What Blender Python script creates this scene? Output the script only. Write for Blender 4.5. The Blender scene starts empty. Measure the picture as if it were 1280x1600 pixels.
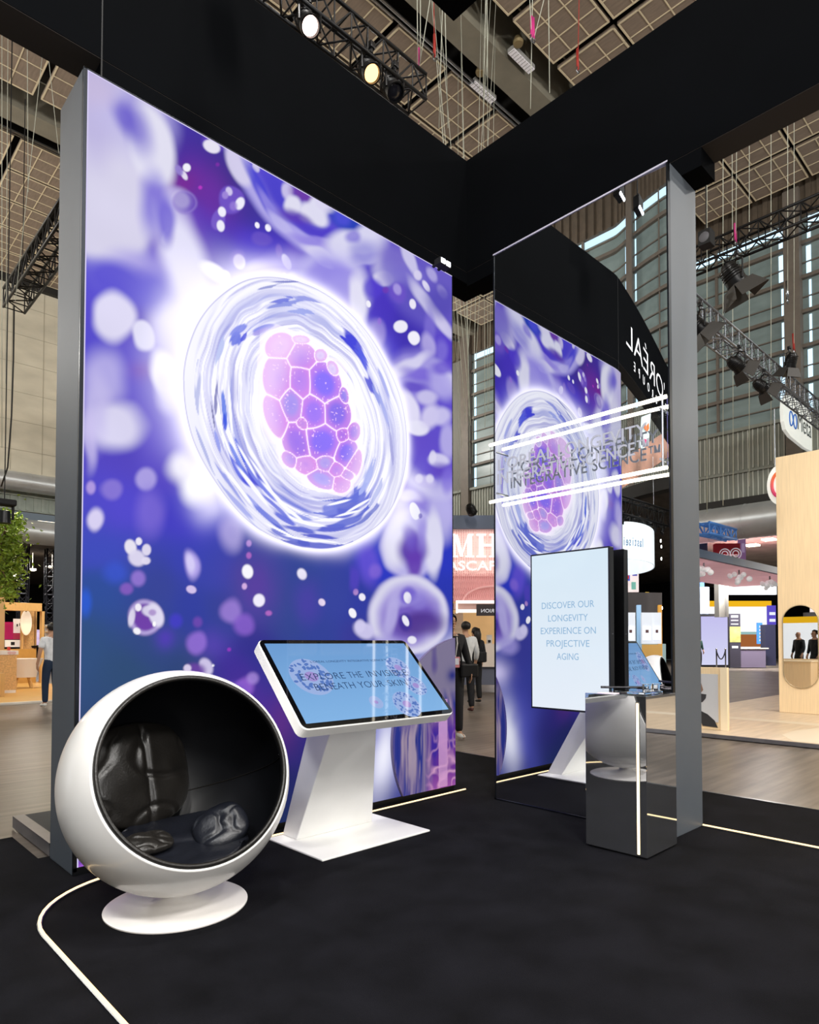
import bpy, bmesh, math, random
import numpy as np
from mathutils import Vector, Matrix, noise
random.seed(7)
C = bpy.context.scene.collection
PI = math.pi

# ---------------------------------------------------------------- camera
# X runs along the light box wall, Y along the mirror wall, Z is up; camera stands at x = y = 0
FPX, CYP, PITCH, YAW, EYE = 1031.4, 976.2, .0269, .8078, 1.35
vF = Vector((math.cos(YAW), math.sin(YAW), 0)); vR = Vector((math.sin(YAW), -math.cos(YAW), 0)); vZ = Vector((0, 0, 1))
vFp = vF*math.cos(PITCH)+vZ*math.sin(PITCH); vUp = vZ*math.cos(PITCH)-vF*math.sin(PITCH)
EYEP = Vector((0, 0, EYE))
def ray(x, y): return vR*((x-640)/FPX)+vUp*((CYP-y)/FPX)+vFp
def onz(x, y, z=0):
    d = ray(x, y); return EYEP+d*((z-EYE)/d.z)
def onx(x, y, u):
    d = ray(x, y); return EYEP+d*(u/d.x)
def ony(x, y, v):
    d = ray(x, y); return EYEP+d*(v/d.y)
def atd(x, y, dep): return EYEP+ray(x, y)*dep
MX = 4.49                                        # plane of the mirror
def mirrored(p): return Vector((2*MX-p.x, p.y, p.z))
cam = bpy.data.cameras.new('camera'); camo = bpy.data.objects.new('camera', cam); C.objects.link(camo)
cam.sensor_fit = 'HORIZONTAL'; cam.sensor_width = 36; cam.lens = FPX*36/1280
cam.shift_y = (CYP-800)/1280; cam.clip_end = 300; cam.clip_start = .05
m = Matrix((vR, vUp, -vFp)).transposed().to_4x4(); m.translation = EYEP; camo.matrix_world = m
bpy.context.scene.camera = camo

# ---------------------------------------------------------------- materials
def lin(c):
    if isinstance(c, str): c = [int(c[i:i+2], 16)/255 for i in (0, 2, 4)]
    elif max(c) > 1.5: c = [x/255 for x in c]
    return [x/12.92 if x <= .04045 else ((x+.055)/1.055)**2.4 for x in c]
MATS = {}
def mat(name, col, rough=.5, metal=0, vary=0, vscale=8, bump=0, bscale=60, stretch=None, coat=0, spec=.5, emit=0, ecol=None, alpha=1, trans=0, ior=1.45):
    if name in MATS: return MATS[name]
    M = bpy.data.materials.new(name); M.use_nodes = True; nt = M.node_tree
    b = nt.nodes['Principled BSDF']; L = nt.links.new
    c = lin(col)+[1]
    b.inputs['Base Color'].default_value = c; b.inputs['Roughness'].default_value = rough; b.inputs['Metallic'].default_value = metal
    b.inputs['Coat Weight'].default_value = coat; b.inputs['Specular IOR Level'].default_value = spec
    b.inputs['Alpha'].default_value = alpha; b.inputs['Transmission Weight'].default_value = trans; b.inputs['IOR'].default_value = ior
    if emit:
        b.inputs['Emission Color'].default_value = lin(ecol or col)+[1]; b.inputs['Emission Strength'].default_value = emit
    tc = nt.nodes.new('ShaderNodeTexCoord'); mp = nt.nodes.new('ShaderNodeMapping'); L(tc.outputs['Object'], mp.inputs['Vector'])
    if stretch: mp.inputs['Scale'].default_value = stretch
    if vary:
        n = nt.nodes.new('ShaderNodeTexNoise'); n.inputs['Scale'].default_value = vscale; n.inputs['Detail'].default_value = 5
        L(mp.outputs['Vector'], n.inputs['Vector'])
        r = nt.nodes.new('ShaderNodeMapRange'); r.inputs['From Min'].default_value = .3; r.inputs['From Max'].default_value = .7
        r.inputs['To Min'].default_value = 1-vary; r.inputs['To Max'].default_value = 1+vary; L(n.outputs['Fac'], r.inputs['Value'])
        mx = nt.nodes.new('ShaderNodeMix'); mx.data_type = 'RGBA'; mx.blend_type = 'MULTIPLY'; mx.inputs['Factor'].default_value = 1
        mx.inputs['A'].default_value = c; L(r.outputs['Result'], mx.inputs['B']); L(mx.outputs['Result'], b.inputs['Base Color'])
    if bump:
        n = nt.nodes.new('ShaderNodeTexNoise'); n.inputs['Scale'].default_value = bscale; n.inputs['Detail'].default_value = 4
        L(mp.outputs['Vector'], n.inputs['Vector'])
        bp = nt.nodes.new('ShaderNodeBump'); bp.inputs['Strength'].default_value = bump; bp.inputs['Distance'].default_value = .01
        L(n.outputs['Fac'], bp.inputs['Height']); L(bp.outputs['Normal'], b.inputs['Normal'])
    MATS[name] = M; return M
def glow(name, col, s):
    if name in MATS: return MATS[name]
    M = bpy.data.materials.new(name); M.use_nodes = True; nt = M.node_tree; nt.nodes.clear()
    e = nt.nodes.new('ShaderNodeEmission'); o = nt.nodes.new('ShaderNodeOutputMaterial')
    e.inputs['Color'].default_value = lin(col)+[1]; e.inputs['Strength'].default_value = s
    nt.links.new(e.outputs[0], o.inputs[0]); MATS[name] = M; return M
def attr_glow(name, s=1, emis='Emission'):
    M = bpy.data.materials.new(name); M.use_nodes = True; nt = M.node_tree; nt.nodes.clear()
    a = nt.nodes.new('ShaderNodeAttribute'); a.attribute_name = 'print_colour'
    e = nt.nodes.new('ShaderNodeEmission'); o = nt.nodes.new('ShaderNodeOutputMaterial'); e.inputs['Strength'].default_value = s
    nt.links.new(a.outputs['Color'], e.inputs['Color']); nt.links.new(e.outputs[0], o.inputs[0]); M.cycles.emission_sampling = 'NONE'; return M

# ---------------------------------------------------------------- geometry helpers
def V(*a): return Vector(a)
class MB:
    def __init__(s): s.b = bmesh.new(); s.curved = False
    def box(s, lo, hi, bev=0):
        lo = Vector(lo); hi = Vector(hi); c = (lo+hi)/2; d = hi-lo
        r = bmesh.ops.create_cube(s.b, size=1, matrix=Matrix.Translation(c) @ Matrix.Diagonal((abs(d.x), abs(d.y), abs(d.z), 1)))
        if bev: bmesh.ops.bevel(s.b, geom=list({e for v in r['verts'] for e in v.link_edges}), offset=bev, segments=2, profile=.5, affect='EDGES')
        return s
    def fbox(s, o, X, Y, Z, bev=0):                # box from a corner and three edge vectors
        o, X, Y, Z = map(Vector, (o, X, Y, Z))
        q = [o, o+X, o+X+Y, o+Y]; q += [p+Z for p in q]
        return s.hexa(q, bev)
    def hexa(s, q, bev=0):
        v = [s.b.verts.new(p) for p in q]
        fs = [s.b.faces.new([v[i] for i in f]) for f in ((3, 2, 1, 0), (4, 5, 6, 7), (0, 1, 5, 4), (1, 2, 6, 5), (2, 3, 7, 6), (3, 0, 4, 7))]
        bmesh.ops.recalc_face_normals(s.b, faces=fs)
        if bev: bmesh.ops.bevel(s.b, geom=list({e for f in fs for e in f.edges}), offset=bev, segments=2, profile=.5, affect='EDGES')
        return s
    def quad(s, *p):
        s.b.faces.new([s.b.verts.new(x) for x in p]); return s
    def tube(s, pts, r, n=8, closed=False, cap=True):
        s.curved = True; pts = [Vector(p) for p in pts]; rings = []
        N = len(pts); rr = r if isinstance(r, (list, tuple)) else [r]*N
        up = None
        for i, p in enumerate(pts):
            if closed: t = pts[(i+1) % N]-pts[i-1]
            else: t = pts[min(i+1, N-1)]-pts[max(i-1, 0)]
            t.normalize()
            if up is None: up = Vector((0, 0, 1)) if abs(t.z) < .9 else Vector((1, 0, 0))
            a = (up-t*up.dot(t)).normalized(); b = t.cross(a); up = a
            rings.append([s.b.verts.new(p+(a*math.cos(2*PI*k/n)+b*math.sin(2*PI*k/n))*rr[i]) for k in range(n)])
        for i in range(N if closed else N-1):
            A, B = rings[i], rings[(i+1) % N]
            for k in range(n): s.b.faces.new((A[k], A[(k+1) % n], B[(k+1) % n], B[k]))
        if cap and not closed: s.b.faces.new(rings[0][::-1]); s.b.faces.new(rings[-1])
        return s
    def lathe(s, prof, c=(0, 0, 0), axis=(0, 0, 1), n=32, closed=False):   # prof: (radius, height) along axis
        s.curved = True; ax = Vector(axis).normalized(); a = ax.orthogonal().normalized(); b = ax.cross(a); c = Vector(c); rings = []
        for r, h in prof:
            if r < 1e-5: rings.append([s.b.verts.new(c+ax*h)]*n)
            else: rings.append([s.b.verts.new(c+ax*h+(a*math.cos(2*PI*k/n)+b*math.sin(2*PI*k/n))*r) for k in range(n)])
        L = len(rings)
        for i in range(L if closed else L-1):
            A, B = rings[i], rings[(i+1) % L]
            for k in range(n):
                q = [A[k], A[(k+1) % n], B[(k+1) % n], B[k]]; u = []
                for v in q:
                    if v not in u: u.append(v)
                if len(u) > 2: s.b.faces.new(u)
        return s
    def prism(s, poly, o, X, Y, Z, bev=0):         # poly in X,Y from o, extruded by the vector Z
        o, X, Y, Z = map(Vector, (o, X, Y, Z))
        A = [s.b.verts.new(o+X*p[0]+Y*p[1]) for p in poly]; B = [s.b.verts.new(v.co+Z) for v in A]; n = len(A)
        fs = [s.b.faces.new(A[::-1]), s.b.faces.new(B)]+[s.b.faces.new((A[i], A[(i+1) % n], B[(i+1) % n], B[i])) for i in range(n)]
        bmesh.ops.recalc_face_normals(s.b, faces=fs); return s
    def ball(s, c, r, sx=1, sy=1, sz=1, n=16, rot=None):
        s.curved = True; M = Matrix.Translation(Vector(c)) @ (rot.to_4x4() if rot else Matrix()) @ Matrix.Diagonal((r*sx, r*sy, r*sz, 1))
        bmesh.ops.create_uvsphere(s.b, u_segments=n, v_segments=max(6, n//2), radius=1, matrix=M); return s
    def xf(s, M): bmesh.ops.transform(s.b, matrix=M, verts=s.b.verts); return s
def rrect(w, h, r, n=6, x0=0, y0=0):
    p = []
    for cx, cy, a in ((w-r, h-r, 0), (r, h-r, PI/2), (r, r, PI), (w-r, r, 1.5*PI)):
        p += [(x0+cx+r*math.cos(a+PI/2*k/n), y0+cy+r*math.sin(a+PI/2*k/n)) for k in range(n+1)]
    return p
def wpos(p):
    v = Vector()
    while p: v += p.location; p = p.parent
    return v
def link(name, me, m, parent=None, smooth=False):
    o = bpy.data.objects.new(name, me); C.objects.link(o)
    if parent:
        off = wpos(parent); me.transform(Matrix.Translation(-off)); o.parent = parent
    if m:
        for k in (m if isinstance(m, (list, tuple)) else [m]): me.materials.append(k)
    if smooth:
        me.polygons.foreach_set('use_smooth', [True]*len(me.polygons))
        if smooth != 1:
            bm = bmesh.new(); bm.from_mesh(me)
            for e in bm.edges:
                if len(e.link_faces) == 2 and e.calc_face_angle(0) > smooth: e.smooth = False
            bm.to_mesh(me); bm.free()
    return o
def obj(name, mb, m, parent=None, smooth=.6):
    me = bpy.data.meshes.new(name)
    if not isinstance(mb, MB): me = mb
    else:
        mb.b.to_mesh(me); mb.b.free()
        if not mb.curved and smooth == .6: smooth = False          # flat sheets and boxes stay flat-shaded
    return link(name, me, m, parent, smooth)
def tag(o, label=None, cat=None, group=None, kind=None):
    if label: o['label'] = label
    if cat: o['category'] = cat
    if group: o['group'] = group
    if kind: o['kind'] = kind
    return o
def thing(name, loc, label, cat, group=None):
    o = bpy.data.objects.new(name, None); C.objects.link(o); o.location = loc; o.empty_display_size = .1
    return tag(o, label, cat, group)
def struct(name, mb, m, smooth=False, label=None): return tag(obj(name, mb, m, None, smooth), label, None, None, 'structure')
def copy_tree(o, parent=None):
    c = o.copy(); C.objects.link(c); c.parent = parent
    for ch in list(o.children): copy_tree(ch, c)
    return c
FONTCAP = None
def text(body, cap, o, X, Y, width=None, align='CENTER', ext=.002, thin=0, space=1):
    """lettering as a mesh: baseline point o, X reading direction, Y up the letters, cap height in metres"""
    global FONTCAP
    def raw(t, off=0, sp=1):
        cu = bpy.data.curves.new('lettering', 'FONT'); cu.body = t; cu.size = 1; cu.extrude = .5; cu.offset = off; cu.space_character = sp; cu.resolution_u = 3
        ob = bpy.data.objects.new('lettering', cu); me = bpy.data.meshes.new_from_object(ob)
        bpy.data.objects.remove(ob); bpy.data.curves.remove(cu); return me
    if FONTCAP is None: FONTCAP = max(v.co.y for v in raw('H').vertices)
    me = raw(body, thin, space); s = cap/FONTCAP
    xs = [v.co.x for v in me.vertices]; x0, x1 = min(xs), max(xs); sx = s if not width else width/(x1-x0)
    sh = {'LEFT': x0, 'CENTER': (x0+x1)/2, 'RIGHT': x1}[align]
    X = Vector(X).normalized(); Y = Vector(Y).normalized(); Z = X.cross(Y); o = Vector(o)
    for v in me.vertices:
        c = v.co; v.co = o+X*((c.x-sh)*sx)+Y*(c.y*s)+Z*((c.z+.5)*ext)
    return me
XM, XL = V(0, -1, 0), V(1, 0, 0)                     # reading direction on faces towards -X / towards -Y
UP = V(0, 0, 1)
# ---------------------------------------------------------------- light box
BASE_TONES=[(1.29,4.75,(150,130,215)),(1.72,4.67,(80,65,190)),(1.94,4.61,(60,48,150)),(2.12,4.49,(52,48,125)),(2.32,4.44,(62,52,150)),(2.08,4.20,(72,58,185)),(1.85,4.18,(120,85,200)),(1.41,3.59,(88,78,208)),(1.34,3.13,(84,74,205)),(1.59,3.13,(95,80,205)),(1.63,3.30,(85,62,190)),(1.70,2.67,(110,95,210)),(1.78,2.50,(88,72,195)),(1.43,2.53,(84,70,190)),(1.50,2.19,(85,75,205)),(1.81,2.19,(70,64,195)),(2.00,2.35,(66,68,205)),(1.36,1.90,(66,78,190)),(1.40,1.63,(50,80,155)),(1.33,1.36,(52,82,128)),(1.55,1.21,(50,78,118)),(1.71,1.37,(52,74,130)),(1.92,1.20,(50,72,122)),(1.92,1.87,(60,68,178)),(2.10,1.80,(62,70,170)),(1.75,1.69,(58,70,150)),(1.96,1.54,(52,64,160)),(2.19,1.54,(55,68,150)),(2.44,1.73,(55,74,150)),(2.65,1.56,(54,72,145)),(2.88,1.76,(54,72,150)),(2.44,1.32,(50,50,140)),(2.25,1.19,(62,48,150)),(3.12,1.72,(58,70,160)),(3.37,1.68,(52,62,160)),(3.58,2.06,(46,58,195)),(3.95,1.93,(44,58,195)),(4.43,2.20,(44,56,190)),(4.43,1.78,(44,56,175)),(4.02,4.37,(62,50,170)),(3.65,4.40,(74,55,190)),(4.35,4.20,(88,66,200)),(3.95,4.06,(66,52,175)),(4.35,3.13,(86,62,190)),(4.02,2.83,(110,80,205)),(4.44,2.67,(110,90,215)),(3.65,3.74,(80,66,205)),(3.00,1.37,(52,66,150)),(3.38,1.37,(58,60,150)),(2.55,0.77,(60,48,150)),(2.71,0.53,(48,42,120)),(2.66,0.35,(34,40,95)),(2.66,0.02,(34,46,90)),(3.65,0.36,(84,88,190)),(3.65,0.05,(60,64,140)),(1.27,0.62,(50,72,104)),(1.31,0.10,(120,70,180)),(1.77,0.15,(44,56,110)),(3.30,4.37,(86,66,200)),(2.42,4.12,(80,62,205)),(4.44,4.65,(104,88,180))]
BLOBS=[(2.052,4.408,19.14,1.44,15.95,(116,52,170),0.75,9,0),
(1.872,4.386,78.26,-41.84,86.42,(125,45,150),0.8,9,0),
(1.633,3.058,139.87,-41.88,150.74,(120,60,175),0.6,9,0),
(4.184,3.094,10.77,-6.83,33.22,(120,50,160),0.7,9,0),
(4.064,3.126,42.51,-13.48,63.51,(150,45,140),0.6,9,0),
(2.44,1.753,23.76,-0.63,13.45,(105,60,165),0.6,9,0),
(1.794,1.366,175.95,1.3,184.33,(88,60,190),0.7,9,0),
(2.102,1.324,52.05,0.78,80.15,(95,70,185),0.6,9,0),
(2.345,0.878,25.46,1.19,14.12,(90,50,150),0.7,9,0),
(2.658,0.763,37.75,1.79,18.59,(110,50,120),0.5,9,0),
(1.457,4.363,25.98,-0.07,4.94,(216,212,236),0.95,0.35,0),
(1.508,3.965,33.74,-5.27,12.53,(216,212,236),0.95,0.35,0),
(1.37,4.08,46.5,-2,5.3,(216,212,236),0.95,0.4,0),
(1.388,4.128,18.52,-0.71,3.85,(216,212,236),1,0.35,0),
(1.327,4.571,49.51,-5.16,10.03,(190,182,226),0.9,0.6,0),
(1.575,4.671,22.13,-3.17,14.19,(192,186,230),0.85,0.5,0),
(1.67,4.516,47.6,3.48,14.53,(226,224,242),1,0.22,0),
(1.485,3.954,43.03,-10.67,24.74,(216,212,236),0.95,0.45,0),
(1.336,3.79,86.3,-30.44,72.58,(216,212,236),0.9,0.5,0),
(1.576,4.59,132.42,26.33,48.19,(110,95,205),0.7,0.7,0),
(1.501,4.609,172.44,52.69,119.03,(98,84,200),0.75,0.7,0),
(1.325,4.689,142.48,-54.68,94.66,(198,186,222),0.9,0.8,0),
(1.682,4.147,152.82,-11.74,28.5,(118,104,216),0.8,0.6,0),
(1.829,4.258,136.05,-58.3,163.27,(190,180,232),0.8,0.4,0),
(1.864,4.266,339.63,-92.61,379.44,(226,220,244),0.8,0.3,0),
(1.908,3.843,36.54,9.55,10.73,(232,230,252),0.95,0.45,0),
(1.789,3.977,370.74,-103.81,248.91,(226,222,246),0.9,0.25,0),
(1.836,3.58,48.02,-8.53,11.95,(236,232,255),0.95,0.6,0),
(2.104,3.877,111.18,22.48,255.21,(250,248,255),1,0.3,0),
(2.185,3.886,839.12,-226.33,876.47,(255,255,255),1,0.3,0),
(1.586,3.693,37.93,-21.38,75.58,(170,160,230),0.8,0.6,0),
(1.47,3.567,20.29,-9.15,86.12,(88,78,208),0.95,0.5,0),
(1.688,3.589,74.53,-23.51,64.9,(92,82,212),0.8,0.6,0),
(1.758,4.077,257.26,19.31,40.88,(112,98,212),0.85,0.5,0),
(1.446,3.34,69.21,-14.49,44.11,(226,222,246),0.95,0.25,0),
(1.63,3.289,161.09,3.9,105.48,(226,224,246),0.95,0.2,0),
(1.402,2.952,83.22,-9.42,37.05,(190,182,234),0.8,0.6,0),
(1.461,2.673,38.93,-12.36,55.8,(222,218,244),0.95,0.4,0),
(1.349,2.744,189.77,-4.3,26.79,(200,192,238),0.8,0.6,0),
(1.768,3.076,118.11,17.4,50.51,(244,242,255),1,0.3,0),
(1.799,2.98,175.45,-15.23,63.61,(225,220,250),0.8,0.6,0),
(1.322,2.545,951.91,2.69,42.57,(205,195,240),0.7,0.6,0),
(1.652,2.38,195.68,-30.42,188.19,(180,168,232),0.85,0.3,0),
(1.436,2.284,285.81,-38.41,256.85,(146,128,216),0.75,0.35,0),
(1.326,2.27,1592.63,-92.03,683.46,(190,165,230),0.8,0.4,0),
(1.343,2.081,455.54,-16.51,170.76,(222,214,246),0.95,0.35,0),
(1.683,2.174,126.1,-5.88,52.5,(126,108,214),0.75,0.6,0),
(2.002,2.397,74.31,-9.37,60.52,(255,255,255),1,0.5,0),
(1.89,2.497,136.39,-24.73,140.71,(250,248,255),0.9,0.7,0),
(2.094,2.273,52.81,-8.05,58.98,(225,220,255),0.7,9,0),
(1.562,1.939,777.12,49.66,466.45,(232,228,242),1,0.2,0),
(1.602,1.875,369.46,27.29,389.74,(222,216,240),0.95,0.25,0),
(1.661,1.932,1265.94,-60.45,759.37,(226,220,242),0.95,0.2,0),
(1.612,1.98,2565.99,-156.21,1734.25,(236,232,248),1,0.2,0),
(1.658,1.863,1275.59,-133.67,1713.34,(226,220,242),0.95,0.25,0),
(1.611,1.748,530.64,-23.47,436.4,(150,120,212),0.85,0.4,0),
(1.541,1.68,673.85,-37.22,795.65,(140,96,196),0.8,0.4,0),
(1.472,1.773,218.08,-12.34,203.21,(62,88,210),0.7,0.6,0),
(1.313,1.591,1232.05,7.77,175.02,(48,96,225),0.7,0.6,0),
(1.962,1.864,338.64,37.49,124.53,(182,168,236),0.95,0.4,0),
(1.948,1.872,997.73,132.77,279.21,(220,212,250),0.8,0.5,0),
(1.959,1.699,850.55,134.64,1484.14,(214,196,238),0.95,0.2,0),
(1.666,1.502,79.05,-1.32,85.18,(112,66,168),1,0.12,0),
(1.666,1.502,79.05,-1.32,85.18,(196,184,232),0.8,0.15,0.72),
(1.734,1.52,442.79,110.19,194.92,(226,222,242),0.95,0.25,0),
(1.693,1.547,319.04,54.63,746.86,(222,216,240),0.9,0.25,0),
(1.613,1.568,2565.49,-36.42,1752.7,(244,240,250),1,0.2,0),
(1.574,1.504,2584.82,-369,385.67,(226,220,240),0.85,0.3,0),
(1.607,1.421,1981.22,332.31,2352.35,(244,242,250),1,0.2,0),
(1.715,1.467,9597.78,26.72,3822.69,(255,255,255),1,0.3,0),
(1.702,1.539,1680.88,-59.43,2451.99,(150,110,190),0.7,0.4,0),
(2.002,1.346,221.67,2.17,193.37,(148,112,214),0.85,0.35,0),
(2.005,1.485,1014.07,-9.35,869.32,(120,76,180),0.7,0.5,0),
(1.856,1.49,546.59,-5.59,482.18,(72,62,205),0.7,0.5,0),
(2.067,1.188,443.11,108.62,330.25,(210,200,236),0.95,0.25,0),
(1.99,1.164,197.17,13.34,391.26,(110,70,165),0.9,0.4,0),
(1.937,1.182,1448.69,56.33,1591.18,(222,210,238),0.95,0.3,0),
(2.117,1.195,11633.1,426.34,13523.9,(240,240,250),1,0.3,0),
(2.252,1.566,189.42,-3.7,158.79,(160,130,218),0.8,0.4,0),
(2.341,1.479,175.52,-16.4,179.21,(138,98,206),0.8,0.4,0),
(2.235,1.302,4799.45,81.47,5782.34,(150,60,190),0.9,0.4,0),
(2.373,1.848,535.07,15.04,416.16,(250,248,255),1,0.2,0),
(2.466,1.65,462.74,-18.08,481.56,(240,236,252),1,0.2,0),
(2.349,1.743,2510.58,-98.66,1990.26,(220,180,232),0.9,0.3,0),
(2.382,2.048,2465.86,-185.88,1956.97,(196,150,226),0.8,0.4,0),
(2.382,1.962,2462.96,-161.11,1960.5,(186,110,200),0.8,0.4,0),
(2.545,1.561,1433.04,-81.34,2946.87,(190,110,200),0.8,0.4,0),
(2.248,2.109,166.49,-7.38,75.24,(200,188,240),0.6,0.6,0),
(2.83,1.863,561.38,71.89,596.58,(238,234,252),1,0.25,0),
(3.014,1.659,973,142.08,1313.15,(240,224,246),1,0.2,0),
(3.415,1.718,827.84,83.39,1110.52,(240,236,250),1,0.15,0),
(3.348,1.756,1437.5,-75.77,1506.39,(196,150,214),0.8,0.3,0),
(3.316,1.585,688.11,179.32,715.33,(246,244,252),1,0.12,0),
(3.475,1.999,80.7,9.07,33.56,(104,84,212),0.75,0.5,0),
(3.551,1.941,207.6,-18.21,247.35,(132,104,214),0.7,0.5,0),
(3.328,1.858,362.2,-6.69,116.6,(92,70,200),0.6,0.5,0),
(2.878,1.659,91.34,-1.58,47.57,(92,60,180),0.4,0.9,0),
(2.344,1.034,158.26,-48.27,180.23,(150,100,210),0.8,0.4,0),
(2.419,1.098,479.35,26.33,610.62,(170,140,222),0.7,0.5,0),
(2.295,0.97,129.42,7.12,106.38,(110,80,200),0.7,0.6,0),
(2.091,4.775,231.41,-107.54,244.98,(96,66,190),0.9,0.3,0),
(2.077,4.736,302.95,-139.81,493.01,(232,228,244),1,0.18,0),
(2.121,4.633,6341.25,-2778.46,5529.11,(130,50,170),0.8,0.4,0),
(1.901,4.5,1644.02,-571.35,1290.11,(244,242,252),1,0.2,0),
(1.884,4.439,1906.29,353.09,1489.74,(228,220,242),1,0.25,0),
(1.849,4.456,1355.76,125.7,1058.35,(150,130,210),0.9,0.3,0),
(1.882,4.261,179.41,-76.93,166.71,(110,84,190),0.6,0.2,0),
(1.882,4.261,179.41,-76.93,166.71,(160,140,216),0.5,0.15,0.8),
(2.229,4.438,118.44,-41.32,102.59,(112,84,196),0.95,0.12,0),
(2.293,4.441,1018.14,-388.4,530.68,(238,236,250),1,0.2,0),
(2.209,4.488,1562.71,-234.94,1108.87,(206,196,236),1,0.25,0),
(2.18,4.447,2017.3,-636.21,1364.19,(160,136,218),0.9,0.3,0),
(2.244,4.4,1354.46,-448.65,984.59,(150,124,214),0.8,0.4,0),
(2.129,4.252,428.46,-111.6,161.75,(120,92,202),0.95,0.15,0),
(2.157,4.319,1211.49,-223.83,817.7,(240,238,252),1,0.2,0),
(2.148,4.216,1208.78,-150.5,640.69,(240,238,252),1,0.2,0),
(1.997,4.412,6666.54,-2750.55,5770.66,(190,60,200),0.9,0.3,0),
(2.432,4.347,2742.57,-344.14,2060.06,(244,240,254),1,0.2,0),
(2.522,4.368,1658.19,-311.96,1354.22,(246,244,255),1,0.2,0),
(2.475,4.253,214.39,-150.95,445.74,(104,82,196),0.8,0.3,0),
(2.292,4.024,477.31,-71.74,359.12,(246,244,255),1,0.2,0),
(2.272,4.034,383.23,-113.72,285.59,(150,120,220),0.5,0.5,0),
(2.293,3.896,2798.7,-722.25,1924.88,(255,255,255),1,0.3,0),
(2.615,4.236,1257.15,-26.98,462.72,(130,104,206),0.8,0.4,0),
(2.681,4.181,581.58,143.43,423.96,(244,242,254),1,0.18,0),
(2.66,4.062,2207.35,-453.97,1199.02,(240,236,255),1,0.3,0),
(2.733,4.081,462.42,-200.05,522.03,(255,255,255),1,0.4,0),
(2.749,4.297,185.38,-67.39,163.69,(96,70,196),0.7,0.5,0),
(2.944,5.176,1.33,0,1.33,(92,78,210),0.97,0.05,0),
(2.944,5.176,1.33,0,1.33,(190,182,236),0.8,0.05,0.8),
(2.276,4.708,92.75,18.7,73.71,(214,208,238),0.95,0.25,0),
(2.419,4.762,1103.16,-62.34,960.91,(216,210,238),0.95,0.25,0),
(2.462,4.604,233.76,178.8,169.27,(66,62,208),0.85,0.4,0),
(2.553,4.505,368.35,309.99,332.39,(150,140,226),0.8,0.4,0),
(2.634,4.663,50.85,38.92,96.58,(74,66,200),0.8,0.5,0),
(2.69,4.714,298.08,-55.91,240.18,(206,198,236),0.9,0.35,0),
(2.85,4.766,78.68,-38.33,175.71,(112,60,160),0.85,0.5,0),
(2.735,4.628,203.46,-98.15,213.03,(224,222,242),1,0.3,0),
(2.922,4.635,53.59,-31.46,138.14,(224,222,242),1,0.28,0),
(2.982,4.728,130.82,-47.99,82.63,(222,220,242),1,0.3,0),
(3.056,4.777,85.32,-41.94,311.23,(218,214,240),1,0.3,0),
(2.776,4.548,50.07,-39.21,350.49,(92,60,180),0.85,0.5,0),
(2.983,4.541,37.31,-84.18,367.44,(80,64,200),0.9,0.45,0),
(3.287,4.747,26.08,-15.28,93.69,(40,66,180),0.95,0.35,0),
(3.202,4.751,204.78,-84.37,187.78,(80,80,215),0.8,0.5,0),
(2.805,4.424,27.81,33.41,472.09,(176,168,236),0.85,0.4,0),
(2.635,4.437,147.85,175.05,424.67,(190,184,238),0.85,0.4,0),
(3.014,4.463,48.48,-132.29,466.54,(150,136,226),0.9,0.4,0),
(3.367,4.586,16.64,-20.48,60.6,(216,214,240),1,0.25,0),
(3.504,4.714,40.38,-26.21,81.28,(214,212,240),1,0.3,0),
(2.984,4.359,37.67,-27.11,407.32,(214,210,240),0.95,0.35,0),
(3.401,4.494,115.03,-208.6,429.49,(200,196,236),0.9,0.4,0),
(3.313,4.643,268.65,-180.02,330.87,(110,94,210),0.7,0.5,0),
(3.033,4.309,174.6,-159.12,977.03,(236,234,250),1,0.35,0),
(3.108,4.119,9.04,-3.27,10.09,(190,182,240),0.8,0.3,0),
(3.108,4.119,8.45,-3.09,9.46,(224,222,246),0.7,0.2,0.72),
(3.046,4.248,25.23,-22.48,57.29,(130,116,226),0.6,0.6,0),
(3.368,4.136,101.71,8.41,25.51,(232,230,248),0.9,0.35,0),
(3.159,4.163,105.59,-24.25,65.39,(160,150,232),0.8,0.5,0),
(2.693,4.157,41.64,-35.16,88.18,(190,180,246),0.7,9,0),
(2.529,4.068,56.45,-44.18,111.93,(170,150,236),0.6,9,0),
(3.734,4.574,29.93,-15.91,36.57,(204,200,234),0.95,0.35,0),
(3.647,4.429,95.31,-59.72,218.42,(222,218,240),1,0.25,0),
(3.946,4.573,32.41,-25.87,111.43,(160,150,222),0.85,0.5,0),
(3.808,4.716,47.73,-27.11,65.49,(120,90,196),0.6,0.7,0),
(4.145,4.593,3.11,-0.2,5.6,(104,92,196),0.75,0.2,0),
(3.946,4.716,148.12,74.17,96.58,(206,202,236),0.9,0.35,0),
(4.048,4.613,426.98,-114.84,511.57,(214,208,238),0.95,0.3,0),
(4.227,4.695,268.02,42.42,306.35,(180,172,226),0.8,0.4,0),
(4.153,4.555,477.4,219.86,677.33,(222,218,242),0.95,0.25,0),
(4.354,4.583,224.52,49.24,339.76,(170,160,220),0.8,0.4,0),
(4.202,4.38,53.9,70.53,131.43,(206,202,236),0.9,0.35,0),
(4.396,4.281,88.76,74.94,147.47,(206,200,236),0.9,0.4,0),
(4.354,4.493,34.04,-13.17,54.05,(86,76,180),0.8,0.6,0),
(3.526,4.301,122.94,-50.1,133.68,(84,64,206),0.8,0.4,0),
(3.668,4.338,944.24,-493.36,1320.82,(112,60,180),0.8,0.4,0),
(3.809,4.363,109.89,-52.53,141.81,(110,84,200),0.8,0.35,0),
(3.801,4.394,436.62,-51.03,452.22,(170,156,226),0.9,0.35,0),
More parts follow.
